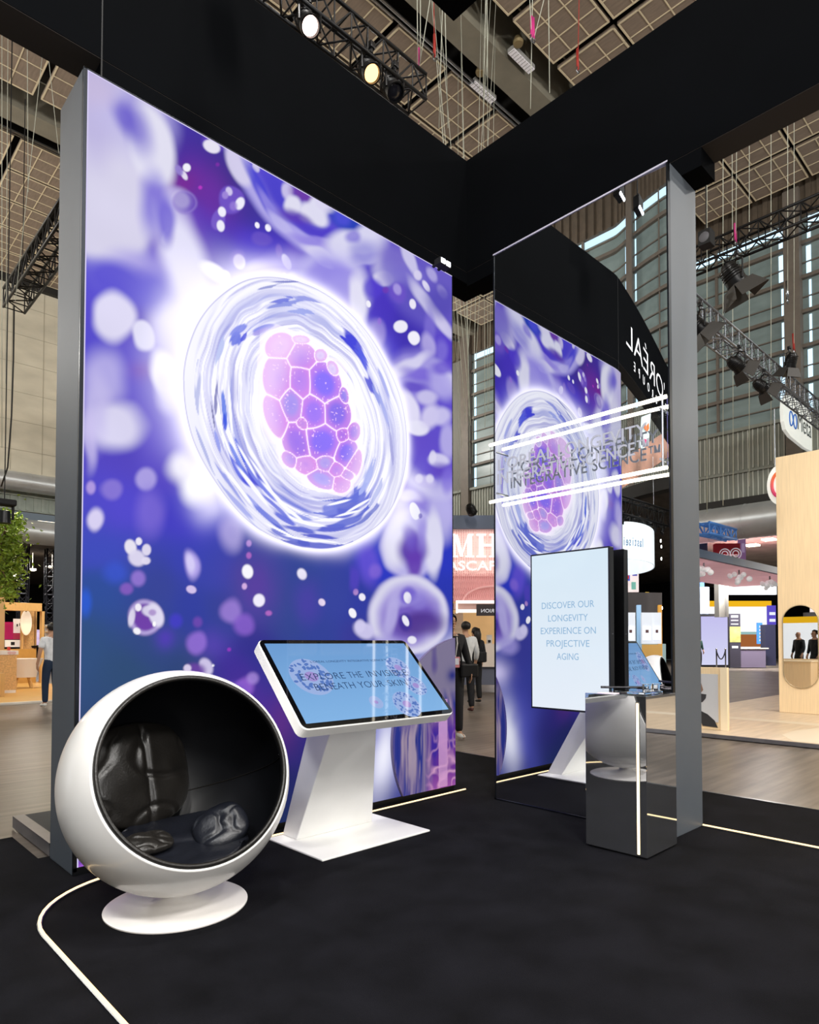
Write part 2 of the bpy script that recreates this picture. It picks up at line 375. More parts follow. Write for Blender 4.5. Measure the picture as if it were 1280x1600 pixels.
(3.477,4.149,1567.36,-122.3,1262.87,(244,242,252),1,0.2,0),
(3.985,4.331,620.48,-72.82,510.66,(236,232,248),1,0.2,0),
(3.839,4.082,196.11,-79.09,266.89,(236,234,248),1,0.15,0),
(4.001,4.034,216.42,-48.35,273.51,(240,238,250),1,0.15,0),
(3.59,3.955,134.93,-12.81,87.75,(150,136,216),0.85,0.4,0),
(3.597,4.045,2348.29,-456.77,1351.78,(150,110,216),0.7,0.5,0),
(4.202,4.192,215.72,12.08,40.36,(126,112,210),0.75,0.5,0),
(4.177,4.021,118.73,-11.59,95.46,(182,172,230),0.85,0.4,0),
(4.353,4.028,165.34,-9.18,90.12,(130,116,214),0.7,0.5,0),
(3.421,4.556,68.58,-36.06,87.36,(70,56,200),0.5,0.6,0),
(4.234,3.279,2.44,0,2.44,(98,80,204),0.95,0.08,0),
(4.234,3.279,2.44,0,2.44,(214,210,242),0.85,0.08,0.7),
(4.064,3.698,10.15,-3.61,16.53,(152,140,222),0.8,0.3,0),
(3.946,3.778,126.35,-161.05,240.91,(214,210,240),0.95,0.4,0),
(4.104,3.738,24.3,-43.1,289.47,(120,100,214),0.8,0.5,0),
(4.352,3.719,38.58,4.52,59.28,(180,172,232),0.8,0.5,0),
(3.985,3.591,46.75,-75.2,472.35,(92,70,196),0.8,0.5,0),
(4.369,3.873,77.25,-82.21,282.67,(106,84,206),0.8,0.5,0),
(3.946,3.383,65.11,19.13,45.89,(226,222,246),0.95,0.3,0),
(4.04,3.246,55.5,-33.14,210.57,(230,228,248),1,0.25,0),
(4.201,3.387,84.32,-37.5,83.13,(214,208,242),0.9,0.4,0),
(4.351,3.423,62.4,-35.02,145.97,(204,198,238),0.9,0.4,0),
(4.168,3.542,78.62,-76.96,297.69,(206,200,238),0.85,0.4,0),
(4.437,3.205,94,-6.85,31.3,(186,178,234),0.85,0.4,0),
(4.308,3.002,59.5,-22.64,279.1,(214,210,240),0.9,0.3,0),
(4.234,3.017,418.48,-58.26,296.06,(220,216,242),0.9,0.3,0),
(4.127,2.784,64.63,-32.97,301.11,(196,188,236),0.9,0.4,0),
(4.063,2.796,460.73,-109.14,631.17,(222,218,244),0.9,0.4,0),
(4.2,2.819,432.47,-105.91,611.03,(222,218,244),0.9,0.4,0),
(4.351,2.922,46.51,-27.66,282.61,(96,70,190),0.7,0.5,0),
(3.946,2.624,54.97,-0.06,471.67,(210,204,240),0.9,0.5,0),
(3.832,2.54,94.7,-36.12,889.9,(70,60,200),0.7,0.5,0),
(4.35,2.54,24.5,-2.11,15.02,(190,184,234),0.85,0.5,0),
(4.436,2.848,135.86,-12.44,70.89,(130,112,220),0.7,0.5,0),
(3.977,2.208,7.99,-1.05,10.18,(188,182,234),0.97,0.12,0),
(3.81,2.218,38.13,-7.16,21.68,(226,224,244),1,0.35,0),
(4.249,2.236,74.9,-1.34,11.97,(220,218,242),1,0.3,0),
(3.985,2.164,34.86,-5.44,55.35,(94,64,172),1,0.45,0),
(4.008,2.043,114.55,-3.95,47.01,(100,62,176),0.95,0.5,0),
(3.946,2.272,143.07,44.07,108.46,(110,86,200),0.8,0.6,0),
(4.103,2.307,245.77,-6.28,53.68,(150,136,222),0.7,0.6,0),
(4.016,2.5,285.36,60.96,267.85,(236,236,246),1,0.1,0),
(4.079,2.468,1794.31,-259.22,1937.49,(92,80,180),0.8,0.3,0),
(3.961,1.594,4.4,-0.27,9,(176,166,224),1,0.07,0),
(3.961,1.594,4.4,-0.27,9,(216,214,236),1,0.1,0.74),
(3.985,1.55,8.64,-0.54,22.33,(112,88,190),0.95,0.4,0),
(3.946,1.732,40.12,-64.16,305.89,(160,148,222),0.8,0.5,0),
(3.931,1.759,87.89,-11.21,226,(104,84,200),0.8,0.35,0),
(3.923,1.737,464.4,42.92,417.88,(232,230,244),1,0.2,0),
(4.102,1.513,12.84,-7.23,96.06,(78,50,140),0.9,0.5,0),
(3.908,1.526,170.12,16.34,172.56,(66,50,150),0.9,0.3,0),
(3.9,1.537,729.38,325.57,624.38,(236,234,248),1,0.15,0),
(3.737,1.587,185.72,-40.66,38.97,(186,178,230),0.8,0.45,0),
(3.977,1.372,346.47,27,893.33,(230,228,244),1,0.2,0),
(4.063,1.709,82.41,-9.45,219.17,(140,126,212),0.7,0.5,0),
(3.443,1.449,81.7,39.32,231.53,(206,200,238),0.95,0.3,0),
(3.395,1.484,350.78,-5.59,374.07,(210,204,240),0.9,0.3,0),
(3.651,1.318,40.78,0.61,137.36,(160,150,220),0.8,0.5,0),
(4.563,1.225,4.78,-4,21.58,(252,250,255),1,9,0),
(3.652,0.415,38.14,-7.35,9.29,(240,240,255),1,9,0),
(3.833,1.045,26.82,2.21,58.65,(225,215,255),0.8,9,0),
(1.318,0.012,356.87,177.14,729.29,(190,110,230),0.9,0.6,0),
(1.318,-0.003,1071.33,1104.97,4559.45,(235,190,250),0.9,0.6,0)]
GLOWS=[(1.991,3.593,31.51,-15.43,28.14,(255,255,255),0.9),(1.882,3.278,84.48,-17.65,14.08,(255,255,255),0.85),(3.832,2.524,20.25,-7.81,15.87,(240,235,255),0.7),(2.093,2.404,31.63,-2.34,37.7,(255,255,255),0.7),(2.373,3.983,32.51,-48.26,95.08,(255,255,255),0.75)]
SLIVERS=[(3.336,3.756,180.74,118.74,182.99,(64,66,215)),
(3.29,3.783,271.8,-95.24,522.21,(70,72,220)),
(3.417,3.676,814.76,477.47,462.87,(90,100,230)),
(3.507,3.467,567.65,392.64,466.66,(78,82,214)),
(3.591,3.392,652.92,499.9,638.2,(150,160,235)),
(3.648,3.527,1444.26,769.96,484.7,(170,176,240)),
(2.276,3.468,558.12,-230.86,403.5,(104,118,228)),
(2.331,3.499,2716.22,-1291.63,1299.92,(90,96,224)),
(2.3,3.544,815.7,-801.94,1048.7,(130,140,235)),
(2.489,3.616,598.19,-930.77,1724.37,(140,145,235)),
(2.469,3.586,1206.82,-1597.04,2558.3,(170,160,235)),
(2.667,3.858,1409.52,-2480.51,4594.45,(140,150,230)),
(2.639,3.872,1569.04,-2483.2,4638.15,(110,120,225)),
(2.866,3.969,168.15,-549.39,4215.61,(150,156,232)),
(2.808,3.85,972.42,-2335.77,6659.64,(160,170,238)),
(2.155,3.363,3046.63,-790.17,347.1,(190,200,245)),
(2.183,2.949,2551.86,293.19,114.2,(96,126,235)),
(2.188,2.862,4659.24,319.22,291.73,(66,90,225)),
(2.137,2.718,2368.41,651.29,286.14,(150,160,240)),
(2.125,3.023,11650.8,-769.25,106.51,(130,130,190)),
(2.103,2.885,18550.3,3027.16,567.25,(120,120,170)),
(2.323,2.54,279.43,184.97,252.23,(86,100,228)),
(2.424,2.513,320.76,211.92,361.17,(66,70,215)),
(2.374,2.486,543.2,369.78,747.84,(80,84,220)),
(2.273,2.648,2836.77,1837.75,1310.49,(120,140,238)),
(2.312,2.687,6715.64,3806.77,2387.14,(90,110,230)),
(2.497,2.47,972.81,1050.92,1257.06,(130,140,235)),
(2.594,2.345,1166.92,1770.69,2853.47,(110,120,225)),
(2.436,2.323,887.26,1107.46,1480.65,(160,168,240)),
(2.541,2.254,640.07,1011.3,1737.52,(120,132,226)),
(2.676,2.253,381.35,787.3,2044.2,(96,108,222)),
(2.225,2.448,2435.97,2125.68,1916.95,(150,158,235)),
(2.31,2.305,1854.18,2121.91,2533.33,(170,176,240)),
(2.817,2.194,47.51,138.27,1627.04,(88,100,210)),
(2.994,2.166,25.91,-67.49,2538.5,(78,88,205)),
(2.761,2.082,152.44,243.26,2594.49,(96,104,205)),
(2.994,2.097,42.08,-45.75,2542.26,(90,100,205)),
(3.116,2.245,108.9,-315.75,1567.87,(84,94,208)),
(2.817,2.291,106.13,246.55,2494.87,(140,150,230)),
(2.649,2.141,267.45,589.47,2389.52,(120,128,218)),
(3.242,2.439,45.45,-35.74,145.05,(92,104,212)),
(3.178,2.369,52.12,-65.1,480.06,(98,108,214)),
(3.373,2.536,102.1,-7.79,162.19,(104,116,220)),
(3.275,2.315,151.31,-332.99,977.16,(100,112,214)),
(3.084,2.391,114.6,-87.18,622.65,(126,136,226)),
(3.474,2.71,612.37,-256.98,194.24,(176,186,245)),
(3.578,2.594,2118.98,-1398.99,1068.28,(190,196,240)),
(3.509,2.424,1439.28,-1784.16,2356.06,(130,138,215)),
(3.436,4.171,560.04,870.31,1660.19,(160,165,225)),
(3.108,4.134,136.93,-426.43,8248.29,(120,125,190)),
(2.693,4.036,2839.83,-7287.12,19015.7,(120,125,200)),
(2.53,3.936,3539.69,-6033.5,10719.5,(150,156,215)),
(3.648,3.309,1563.44,737.21,387.96,(170,178,240)),
(3.736,3.002,4341.94,622.51,128.94,(170,170,225)),
(1.996,3.032,5613.03,-365.39,81.75,(190,195,235)),
(2.036,2.653,5500.18,2591.45,1304.18,(180,186,235))]
STROKES=[(2.409,2.456,1948.66,1979.45,2076.44),
(2.486,2.537,4730.53,4173.79,3761.12),
(2.362,2.629,5681.51,4163.65,3144.73),
(2.593,2.416,1980.18,2612.61,3588.14),
(2.731,2.318,1252.43,2282.68,4425.25),
(2.294,2.437,3017.26,3020.56,3091.67),
(2.904,2.253,55.95,206.44,10191.5),
(2.994,2.131,38.9,-377.95,18061.9),
(3.178,2.455,1166.52,-3147.22,9130.82),
(3.373,2.458,2473.73,-4085.31,6920.02),
(3.085,2.306,406.67,-1839.13,9926.62),
(3.274,2.382,1272.21,-3648.23,11006.5),
(2.231,2.961,10130.1,858.67,105.57),
(2.16,2.855,17943.2,2958.83,523.17),
(2.649,2.165,1076.12,3391.01,11326.5),
(2.817,2.127,123.51,1111.52,16139.8)]
CELLS=[(2.631,3.525,102.24,-47.13,123.87,(226,166,238)),
(2.817,3.502,81.45,-30.83,110.7,(188,122,240)),
(2.616,3.295,84.43,-11.68,43.45,(202,138,238)),
(2.804,3.324,109.23,-11.35,69.46,(184,118,240)),
(3.031,3.362,50.1,-5.02,50.77,(108,82,250)),
(2.728,3.121,126.06,-11.08,70.8,(158,138,240)),
(2.935,3.112,89.66,-11.22,69.21,(146,96,246)),
(3.155,3.156,71.75,-8.51,64.06,(112,80,236)),
(2.6,3.002,127.8,31.44,66.71,(204,128,240)),
(2.781,2.848,76.39,9.75,61.56,(152,96,240)),
(3.015,2.902,44.04,-13.06,65.13,(114,84,250)),
(3.208,2.996,296.69,-69.73,323.23,(166,88,230)),
(3.324,3.048,337.99,-89.08,233.86,(146,96,232)),
(3.249,2.865,105.56,-31.04,107.72,(112,82,246)),
(3.039,2.743,194.93,-51.7,277.21,(176,156,242)),
(2.86,2.699,99.05,3.33,213.06,(212,146,240)),
(3.15,2.711,260.63,-68.89,382.88,(194,128,240)),
(3.329,2.787,279.77,-82.33,104.33,(194,106,230)),
(3.197,2.604,159.71,-48.1,265.62,(204,116,230)),
(3.01,2.612,71.56,16.82,247.12,(166,156,246)),
(2.722,2.71,247.79,15.28,367.14,(176,126,240)),
(2.828,3.001,479.42,-120.23,530.35,(196,130,230)),
(3.222,3.315,580.07,26.55,283.38,(126,106,236)),
(3.272,2.692,258,-158,539.21,(180,120,232)),
(2.991,3.57,392.22,-164.93,547.98,(222,202,250)),
(2.81,3.636,294.39,-323.56,1229.53,(236,204,250)),
(3.108,3.497,370.45,-0.02,328.66,(222,206,252))]
OUTLINE=(2.904,3.070,0.9827,-0.0241,0.9615)
def art(uu, zz):
    """printed image of a glowing cell, evaluated at panel coordinates in metres"""
    U, Z = np.meshgrid(uu, zz); n = U.shape
    def nz(a, b, seed, px=0):                        # smooth lattice noise, optional period px in a
        rs = np.random.RandomState(seed); G = rs.rand(256, 256)
        ia = np.floor(a).astype(int); ib = np.floor(b).astype(int); fa = a-ia; fb = b-ib
        fa = fa*fa*(3-2*fa); fb = fb*fb*(3-2*fb); P = px or 256
        g = lambda i, j: G[np.mod(i, P) % 256, np.mod(j, 256)]
        return (g(ia, ib)*(1-fa)+g(ia+1, ib)*fa)*(1-fb)+(g(ia, ib+1)*(1-fa)+g(ia+1, ib+1)*fa)*fb
    # soft ground tone between measured tones of the print; a little warp keeps it cloudy
    wu = U+.10*(nz(U*3, Z*3, 1)-.5); wz = Z+.10*(nz(U*3, Z*3, 2)-.5)
    num = np.zeros(n+(3,)); den = np.zeros(n)
    for u, z, c in BASE_TONES:
        w = 1/(((wu-u)**2+(wz-z)**2)+.02)**2.2
        num += w[..., None]*np.array(lin(c)); den += w
    I = num/den[..., None]
    fu = U+.03*(nz(U*7, Z*7, 3)-.5); fz = Z+.03*(nz(U*7, Z*7, 4)-.5)
    def sub(u, z, a, b, c, k):
        det = a*c-b*b; ru = k*math.sqrt(c/det); rz = k*math.sqrt(a/det)
        i0, i1 = np.searchsorted(uu, [u-ru, u+ru]); j0, j1 = np.searchsorted(zz, [z-rz, z+rz])
        return slice(j0, j1), slice(i0, i1)
    def dist(sl, u, z, a, b, c, A=U, B=Z):
        du = A[sl]-u; dz = B[sl]-z
        return np.sqrt(np.maximum(a*du*du+2*b*du*dz+c*dz*dz, 0))
    def lay(sl, al, col): I[sl] = I[sl]*(1-al[..., None])+np.array(col)*al[..., None]
    sm = lambda x: np.clip(x, 0, 1)**2*(3-2*np.clip(x, 0, 1))
    for u, z, a, b, c, col, al, s, w in BLOBS:
        big = min(a, c) < 300
        sl = sub(u, z, a, b, c, 3 if s > 5 else 1+s+.3)
        if U[sl].size == 0: continue
        d = dist(sl, u, z, a, b, c, fu if big else U, fz if big else Z)
        if s > 5: k = np.exp(-1.2*d*d)*al
        else:
            k = sm((1+s-d)/(2*s))*al
            if w: k = k*sm((d-w)/(1-w)+.25)
        lay(sl, k, lin(col))
    cu, cz, a, b, c = OUTLINE; cr = 1/math.sqrt(math.sqrt(a*c-b*b))
    du = (U-cu)/cr; dz = (Z-cz)/cr; rho = np.sqrt(du*du+dz*dz)*(1+.018*(nz(np.arctan2(dz, du)*3/PI*3+9, 0*U+2, 5)-.5))
    th = np.arctan2(dz, du); tt = (th/(2*PI)+.5)
    # back glow of the cell, widest towards its upper left
    wr = lambda t0: np.arctan2(np.sin(th-t0), np.cos(th-t0))
    gw = .032+.13*np.exp(-(wr(2.75)/.7)**2)+.03*np.exp(-(wr(-2.7)/.5)**2)+.04*nz(fu*4, fz*4, 14)*(.5+.5*np.abs(np.cos(th)))
    gl = .97*np.exp(-(np.maximum(rho-1.0, 0)/gw)**1.35)
    for u, z, a, b, c, col, al in GLOWS:
        sl = sub(u, z, a, b, c, 2.2)
        d = dist(sl, u, z, a, b, c, fu, fz)
        gl[sl] = np.maximum(gl[sl], al*np.exp(-1.5*d*d))
    gl = np.clip(gl, 0, 1)
    I = I*(1-gl[..., None])+np.array([1.25, 1.2, 1.45])*gl[..., None]
    # the cell itself: a clear disc with a streaked, bright interior
    # the rings of streaks are centred a little off the middle and squeezed towards the core
    eu = du-.03; ez = dz+.02; r2 = np.sqrt((eu*1.0)**2+(ez*.93)**2+.12*eu*ez)
    wob = .05*(nz(tt*14, r2*3, 6, 14)-.5)+.02*(nz(tt*40, r2*9, 7, 40)-.5)
    s1 = nz(tt*9, (r2+wob)*30, 8, 9); s2 = nz(tt*15, (r2+wob)*64+3, 9, 15); s3 = nz(tt*6, (r2+wob)*13+7, 10, 6)
    ins = sm((1.0-rho)/.012)
    ring = sm((r2-.50)/.14)*sm((.90-r2)/.08)
    side = .36+.62*np.exp(-(wr(-2.2)/.95)**2)+.5*np.exp(-(wr(-1.25)/.6)**2)+.28*np.exp(-(wr(2.35)/.4)**2)+.12*np.exp(-(wr(1.2)/.5)**2)
    blue = ring*side*(sm((s1*.5+s3*.5-.50)/.22)*.9+.5*sm((s2-.55)/.2))
    cell = np.zeros(n+(3,))+np.array([1.05, 1.04, 1.12])
    cell = cell*(1-np.clip(blue, 0, 1)[..., None])+np.array(lin('8088e0'))*np.clip(blue, 0, 1)[..., None]
    s4 = nz(tt*11+r2*5, (r2+wob*.8)*95, 21, 11); s5 = nz(tt*7-r2*3, (r2+wob)*55, 22, 7)
    wide = sm((r2-.40)/.12)*sm((.97-r2)/.06)
    lil = wide*(.55*sm((s4-.55)/.18)*(.45+.55*side)+.45*sm((s5-.6)/.15))+.15*sm((.62-r2)/.1)*sm((r2-.34)/.08)*sm((s1-.5)/.2)
    cell = cell*(1-np.clip(lil, 0, 1)[..., None])+np.array(lin('b9b8ea'))*np.clip(lil, 0, 1)[..., None]
    rim = sm((rho-.86)/.05)*sm((1-rho)/.03)*(.35+.35*s3)*(.4+.6*np.clip(-dz+.3, 0, 1))
    cell = cell*(1-rim[..., None])+np.array(lin('dcdcf4'))*rim[..., None]
    edge = np.exp(-((rho-.992)/.006)**2)*.75
    cell = cell*(1-edge[..., None])+np.array(lin('8c8cc8'))*edge[..., None]
    I = I*(1-ins[..., None])+cell*ins[..., None]
    for u, z, a, b, c, col in SLIVERS:
        sl = sub(u, z, a, b, c, 1.6)
        d = dist(sl, u, z, a, b, c)*(1+.9*(s4[sl]-.5)+.8*(s5[sl]-.5)); lay(sl, .92*sm((1.2-d)/.4)*ins[sl], lin(col))
    for u, z, a, b, c in STROKES:
        sl = sub(u, z, a, b, c, 1.6); d = dist(sl, u, z, a, b, c); lay(sl, .95*sm((1.3-d)/.6)*ins[sl], [1.1, 1.1, 1.2])
    # cluster of small cells in the middle, bright membranes between them
    best = np.full(n, 9.); sec = np.full(n, 9.); idx = np.full(n, -1)
    for k, (u, z, a, b, c, col) in enumerate(CELLS):
        sl = sub(u, z, a, b, c, 1.6)
        d = dist(sl, u, z, a, b, c)
        bb = best[sl]; ss = sec[sl]; ii = idx[sl]
        lt = d < bb; ss[:] = np.where(lt, bb, np.minimum(ss, d)); bb[:] = np.where(lt, d, bb); ii[:] = np.where(lt, k, ii)
    halo = sm((2.3-best)/1.1)*.75; lay((slice(None), slice(None)), halo, [1.2, 1.08, 1.25])
    cols = np.array([lin(c[5]) for c in CELLS]); inside = best < 1.25
    f = cols[idx]; e = np.clip(best, 0, 1.2)
    pink = np.array(lin('dd7be6')); k = (sm((e-.45)/.55)*.55)[..., None]; f = f*(1-k)+pink*k
    k = (.15*sm((.45-e)/.45))[..., None]; f = f*(1-k)+np.array(lin('5a4cf4'))*k
    spark = sm((nz(U*70, Z*70, 11)-.86)/.06)*.8; f = f*(1-spark[..., None])+np.array([1.1, .7, 1.])*spark[..., None]
    f = f*.86+np.array([.14, .11, .15])
    mu_, mz_ = np.mean([c_[0] for c_ in CELLS]), np.mean([c_[1] for c_ in CELLS])
    fade = (.5*sm((np.hypot((U-mu_)/.42, (Z-mz_)/.62)-.62)/.5))[..., None]; f = f*(1-fade)+np.array([1.05, .86, 1.12])*fade
    mem = np.maximum(np.exp(-((best-1.24)/.05)**2), np.exp(-((sec-best)/.045)**2)*(best > .55))+.35*np.exp(-((sec-best)/.14)**2)*(best > .6); mem = np.clip(mem, 0, 1)[..., None]
    f = f*(1-mem)+np.array([1.35, 1.1, 1.3])*mem
    k = (sm((1.32-best)/.07))[..., None]; I = I*(1-k)+f*k
    # photographic grain of the print: faint soft clouding only
    I *= (1+.05*(nz(U*5, Z*5, 12)-.5))[..., None]
    return np.clip(I, 0, 2)
def print_mesh(name, x0, x1, z0, z1, y, nx, nzv, fn):
    uu = np.linspace(x0, x1, nx); zz = np.linspace(z0, z1, nzv); col = fn(uu, zz)
    U, Z = np.meshgrid(uu, zz)
    co = np.stack([U, np.full_like(U, y), Z], -1).reshape(-1, 3).astype(np.float32)
    i = (np.arange(nzv-1)[:, None]*nx+np.arange(nx-1)[None, :]).ravel()
    q = np.stack([i, i+1, i+1+nx, i+nx], 1).astype(np.int32)
    me = bpy.data.meshes.new(name); me.vertices.add(len(co)); me.vertices.foreach_set('co', co.ravel())
    me.loops.add(q.size); me.loops.foreach_set('vertex_index', q.ravel()); me.polygons.add(len(q))
    me.polygons.foreach_set('loop_start', np.arange(0, q.size, 4, dtype=np.int32)); me.update(calc_edges=True)
    at = me.color_attributes.new('print_colour', 'FLOAT_COLOR', 'POINT')
    at.data.foreach_set('color', np.concatenate([col, np.ones(col.shape[:2]+(1,))], -1).astype(np.float32).ravel())
    return me
LX0, LX1, LY, LZ = 1.275, 4.503, 4.127, 4.79
graphite = mat('graphite_panel', '474e57', .55, 0, .05, 3, spec=.4)
alu = mat('brushed_aluminium', '8d9196', .3, 1, .08, 20)
black = mat('matt_black', '0a0a0c', .7, 0, .2, 5)
lb = thing('light_box', (2.89, 4.36, 0), 'tall backlit light box with purple glowing cell print on the left', 'light box')
obj('casing', MB().box((LX0-.022, LY+.012, 0), (LX1, LY+.445, LZ-.003), .006), graphite, lb)
fr = MB()
for lo, hi in (((LX0-.022, LY-.004, .02), (LX0+.001, LY+.012, LZ)), ((LX1-.009, LY-.004, .02), (LX1, LY+.012, LZ)), ((LX0-.022, LY-.004, LZ-.01), (LX1, LY+.012, LZ)), ((LX0-.022, LY-.004, 0), (LX1, LY+.012, .045))): fr.box(lo, hi, .002)
obj('edge_profile', fr, mat('dark_profile', '23262b', .35, .8, .1, 6), lb)
obj('glow_edge', MB().box((LX0+.001, LY-.003, .045), (LX0+.008, LY+.004, LZ-.01)).box((LX0+.001, LY-.003, LZ-.015), (LX1-.009, LY+.004, LZ-.01)), glow('edge_light', 'd8d0f4', 1.0), lb)
link('print', print_mesh('print', LX0+.008, LX1-.009, .045, LZ-.015, LY, 500, 740, art), attr_glow('backlit_print'), lb, True)
# unlit round graphic, brightness put into its print as glow, before the lower right corner, carrying the figure 1
gc, gr_ = V(4.62, LY-.02, .50), .90
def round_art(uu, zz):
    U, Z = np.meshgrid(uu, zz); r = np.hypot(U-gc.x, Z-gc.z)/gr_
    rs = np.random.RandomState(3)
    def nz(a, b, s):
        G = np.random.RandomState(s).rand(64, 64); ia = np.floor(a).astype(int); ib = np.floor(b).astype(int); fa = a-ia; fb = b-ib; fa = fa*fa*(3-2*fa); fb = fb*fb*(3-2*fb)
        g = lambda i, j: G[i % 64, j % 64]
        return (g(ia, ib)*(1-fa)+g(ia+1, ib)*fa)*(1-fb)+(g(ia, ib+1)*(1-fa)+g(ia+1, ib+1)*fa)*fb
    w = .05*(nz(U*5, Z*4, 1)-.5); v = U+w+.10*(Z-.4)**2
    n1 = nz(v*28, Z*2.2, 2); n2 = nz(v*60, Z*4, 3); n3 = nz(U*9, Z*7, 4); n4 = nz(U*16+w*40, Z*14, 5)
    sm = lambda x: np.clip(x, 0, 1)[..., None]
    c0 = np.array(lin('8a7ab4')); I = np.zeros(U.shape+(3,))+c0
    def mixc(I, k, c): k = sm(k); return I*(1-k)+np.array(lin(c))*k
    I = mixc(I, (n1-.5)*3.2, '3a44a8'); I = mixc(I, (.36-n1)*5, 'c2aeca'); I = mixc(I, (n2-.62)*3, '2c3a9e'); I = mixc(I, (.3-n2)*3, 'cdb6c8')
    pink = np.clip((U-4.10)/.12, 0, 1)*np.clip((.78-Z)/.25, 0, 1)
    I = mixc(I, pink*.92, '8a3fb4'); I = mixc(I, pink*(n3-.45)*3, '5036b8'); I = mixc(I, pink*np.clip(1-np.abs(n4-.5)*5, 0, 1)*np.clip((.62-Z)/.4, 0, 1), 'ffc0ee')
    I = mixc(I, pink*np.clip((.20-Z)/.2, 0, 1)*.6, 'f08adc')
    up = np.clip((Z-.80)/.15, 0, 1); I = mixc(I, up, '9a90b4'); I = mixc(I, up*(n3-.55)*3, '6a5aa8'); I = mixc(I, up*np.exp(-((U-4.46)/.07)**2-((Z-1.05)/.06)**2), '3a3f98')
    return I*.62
def round_mesh():
    me = print_mesh('round_print', gc.x-gr_, LX1-.004, .05, gc.z+gr_, LY-.03, 120, 260, round_art)
    bm = bmesh.new(); bm.from_mesh(me)
    bmesh.ops.delete(bm, geom=[f for f in bm.faces if math.hypot(f.calc_center_median().x-gc.x, f.calc_center_median().z-gc.z) > gr_-.006], context='FACES')
    for v in bm.verts:
        if v.is_boundary:
            d = math.hypot(v.co.x-gc.x, v.co.z-gc.z)
            if d > gr_-.03:
                k = (gr_-.006)/d; v.co.x = min(gc.x+(v.co.x-gc.x)*k, LX1-.004); v.co.z = max(.05, gc.z+(v.co.z-gc.z)*k)
    bm.to_mesh(me); bm.free(); return me
def seg_poly(r):
    p = []
    x1 = LX1-.004
    a1 = math.acos((x1-gc.x)/r); a2 = PI+math.asin((gc.z-.05)/r)
    for k in range(49):
        a = a1+(a2-a1)*k/48; p.append((gc.x+r*math.cos(a), gc.z+r*math.sin(a)))
    p.append((x1, .05)); return p
rp = obj('round_panel', MB().prism(seg_poly(gr_), (0, LY-.005, 0), (1, 0, 0), (0, 0, 1), (0, -.024, 0)), mat('panel_edge', '6e6488', .4), lb)
rpr = link('round_print', round_mesh(), attr_glow('self_glow_print'), rp, True)
oneq = [(4.275, .06), (4.385, .06), (4.385, .84), (4.33, .84), (4.295, .75), (4.245, .70), (4.225, .64), (4.275, .64)]
obj('numeral', MB().prism(oneq, (0, LY-.031, 0), (1, 0, 0), (0, 0, 1), (0, -.006, 0)), mat('numeral_film', 'e8b8ee', .3, 0, alpha=.42), rp)

# ---------------------------------------------------------------- mirror wall
MY0, MY1, MZ = 2.05, 3.628, 4.765
mw = thing('mirror_wall', (4.72, 2.84, 0), 'tall grey pillar wall clad with full-height mirror on its left side', 'mirror wall')
steel = mat('grey_metal_panel', '555b62', .5, .1, .05, 2)
obj('casing', MB().box((MX+.03, MY0, 0), (4.956, MY1, MZ), .005), steel, mw)
def mirror_bow(y, z):                               # the sheet is not quite flat: it curls back towards its free edge
    return MIRROR_CURL*max(0, 2.45-y)**2
MIRROR_CURL = .085
b = bmesh.new(); nxm, nzm = 64, 8; gv = []
for j in range(nzm+1):
    for i in range(nxm+1):
        y = MY0+.012+(MY1-MY0-.024)*i/nxm; z = .012+(MZ-.03)*j/nzm
        gv.append(b.verts.new((MX+mirror_bow(y, z), y, z)))
for j in range(nzm):
    for i in range(nxm):
        k = j*(nxm+1)+i; b.faces.new((gv[k], gv[k+nxm+1], gv[k+nxm+2], gv[k+1]))
q = MB(); q.b.free(); q.b = b
obj('mirror_sheet', q, mat('mirror', 'e6e8ea', .004, 1), mw, True)
fr = MB()
for lo, hi in (((MX-.004, MY0, 0), (MX+.02, MY0+.012, MZ)), ((MX-.004, MY1-.012, 0), (MX+.02, MY1, MZ)), ((MX-.004, MY0, 0), (MX+.02, MY1, .012))): fr.box(lo, V(MX+.031, hi[1], hi[2]))
obj('edge_profile', fr, mat('dark_profile', '23262b'), mw)
obj('top_profile', MB().box((MX-.006, MY0, MZ-.012), (MX+.031, MY1, MZ)), mat('pale_profile', 'c9c6d6', .3, .3), mw)

# ---------------------------------------------------------------- header
hz0, hz1 = 4.9, 5.99
hd = mat('black_header_fabric', (4, 5, 7), .9, 0, .12, 2, spec=.04)
hu = mat('header_underside', '241e1a', .85)
def header(name, lo, hi, label):
    t = thing(name, ((lo[0]+hi[0])/2, (lo[1]+hi[1])/2, lo[2]), label, 'header beam')
    obj('fascia', MB().box((lo[0], lo[1], lo[2]+.004), hi), hd, t)
    obj('underside', MB().box((lo[0]+.004, lo[1]+.004, lo[2]), (hi[0]-.004, hi[1]-.004, lo[2]+.004)), hu, t)
    return t
h1 = header('header_beam', (-3.2, 4.13, hz0), (4.955, 4.375, hz1), 'long black header beam above the purple light box')
obj('spacer', MB().box((1.36, 4.133, LZ), (4.955, 4.372, hz0)), hd, h1)
obj('seam', MB().box((1.352, 4.126, LZ), (1.36, 4.134, hz1)), black, h1)
L0 = mirrored(ony(985, 536, 4.13)); 
obj('lettering', text("L'ORÉAL", .33, (L0.x-.1, 4.129, 5.26), XL, UP, 3.1, align='RIGHT', ext=.004, thin=-.012), mat('white_letter', 'e4e4e8', .5, emit=.35), h1)
obj('lettering', text("GROUPE", .125, (L0.x-.5, 4.129, 5.04), XL, UP, align='RIGHT', ext=.004, space=3.0), mat('white_letter', 'e4e4e8'), h1)
h2 = header('header_beam', (4.71, -1.6, hz0), (4.955, 4.13, hz1), 'black header beam running over the mirror pillar to the right edge')
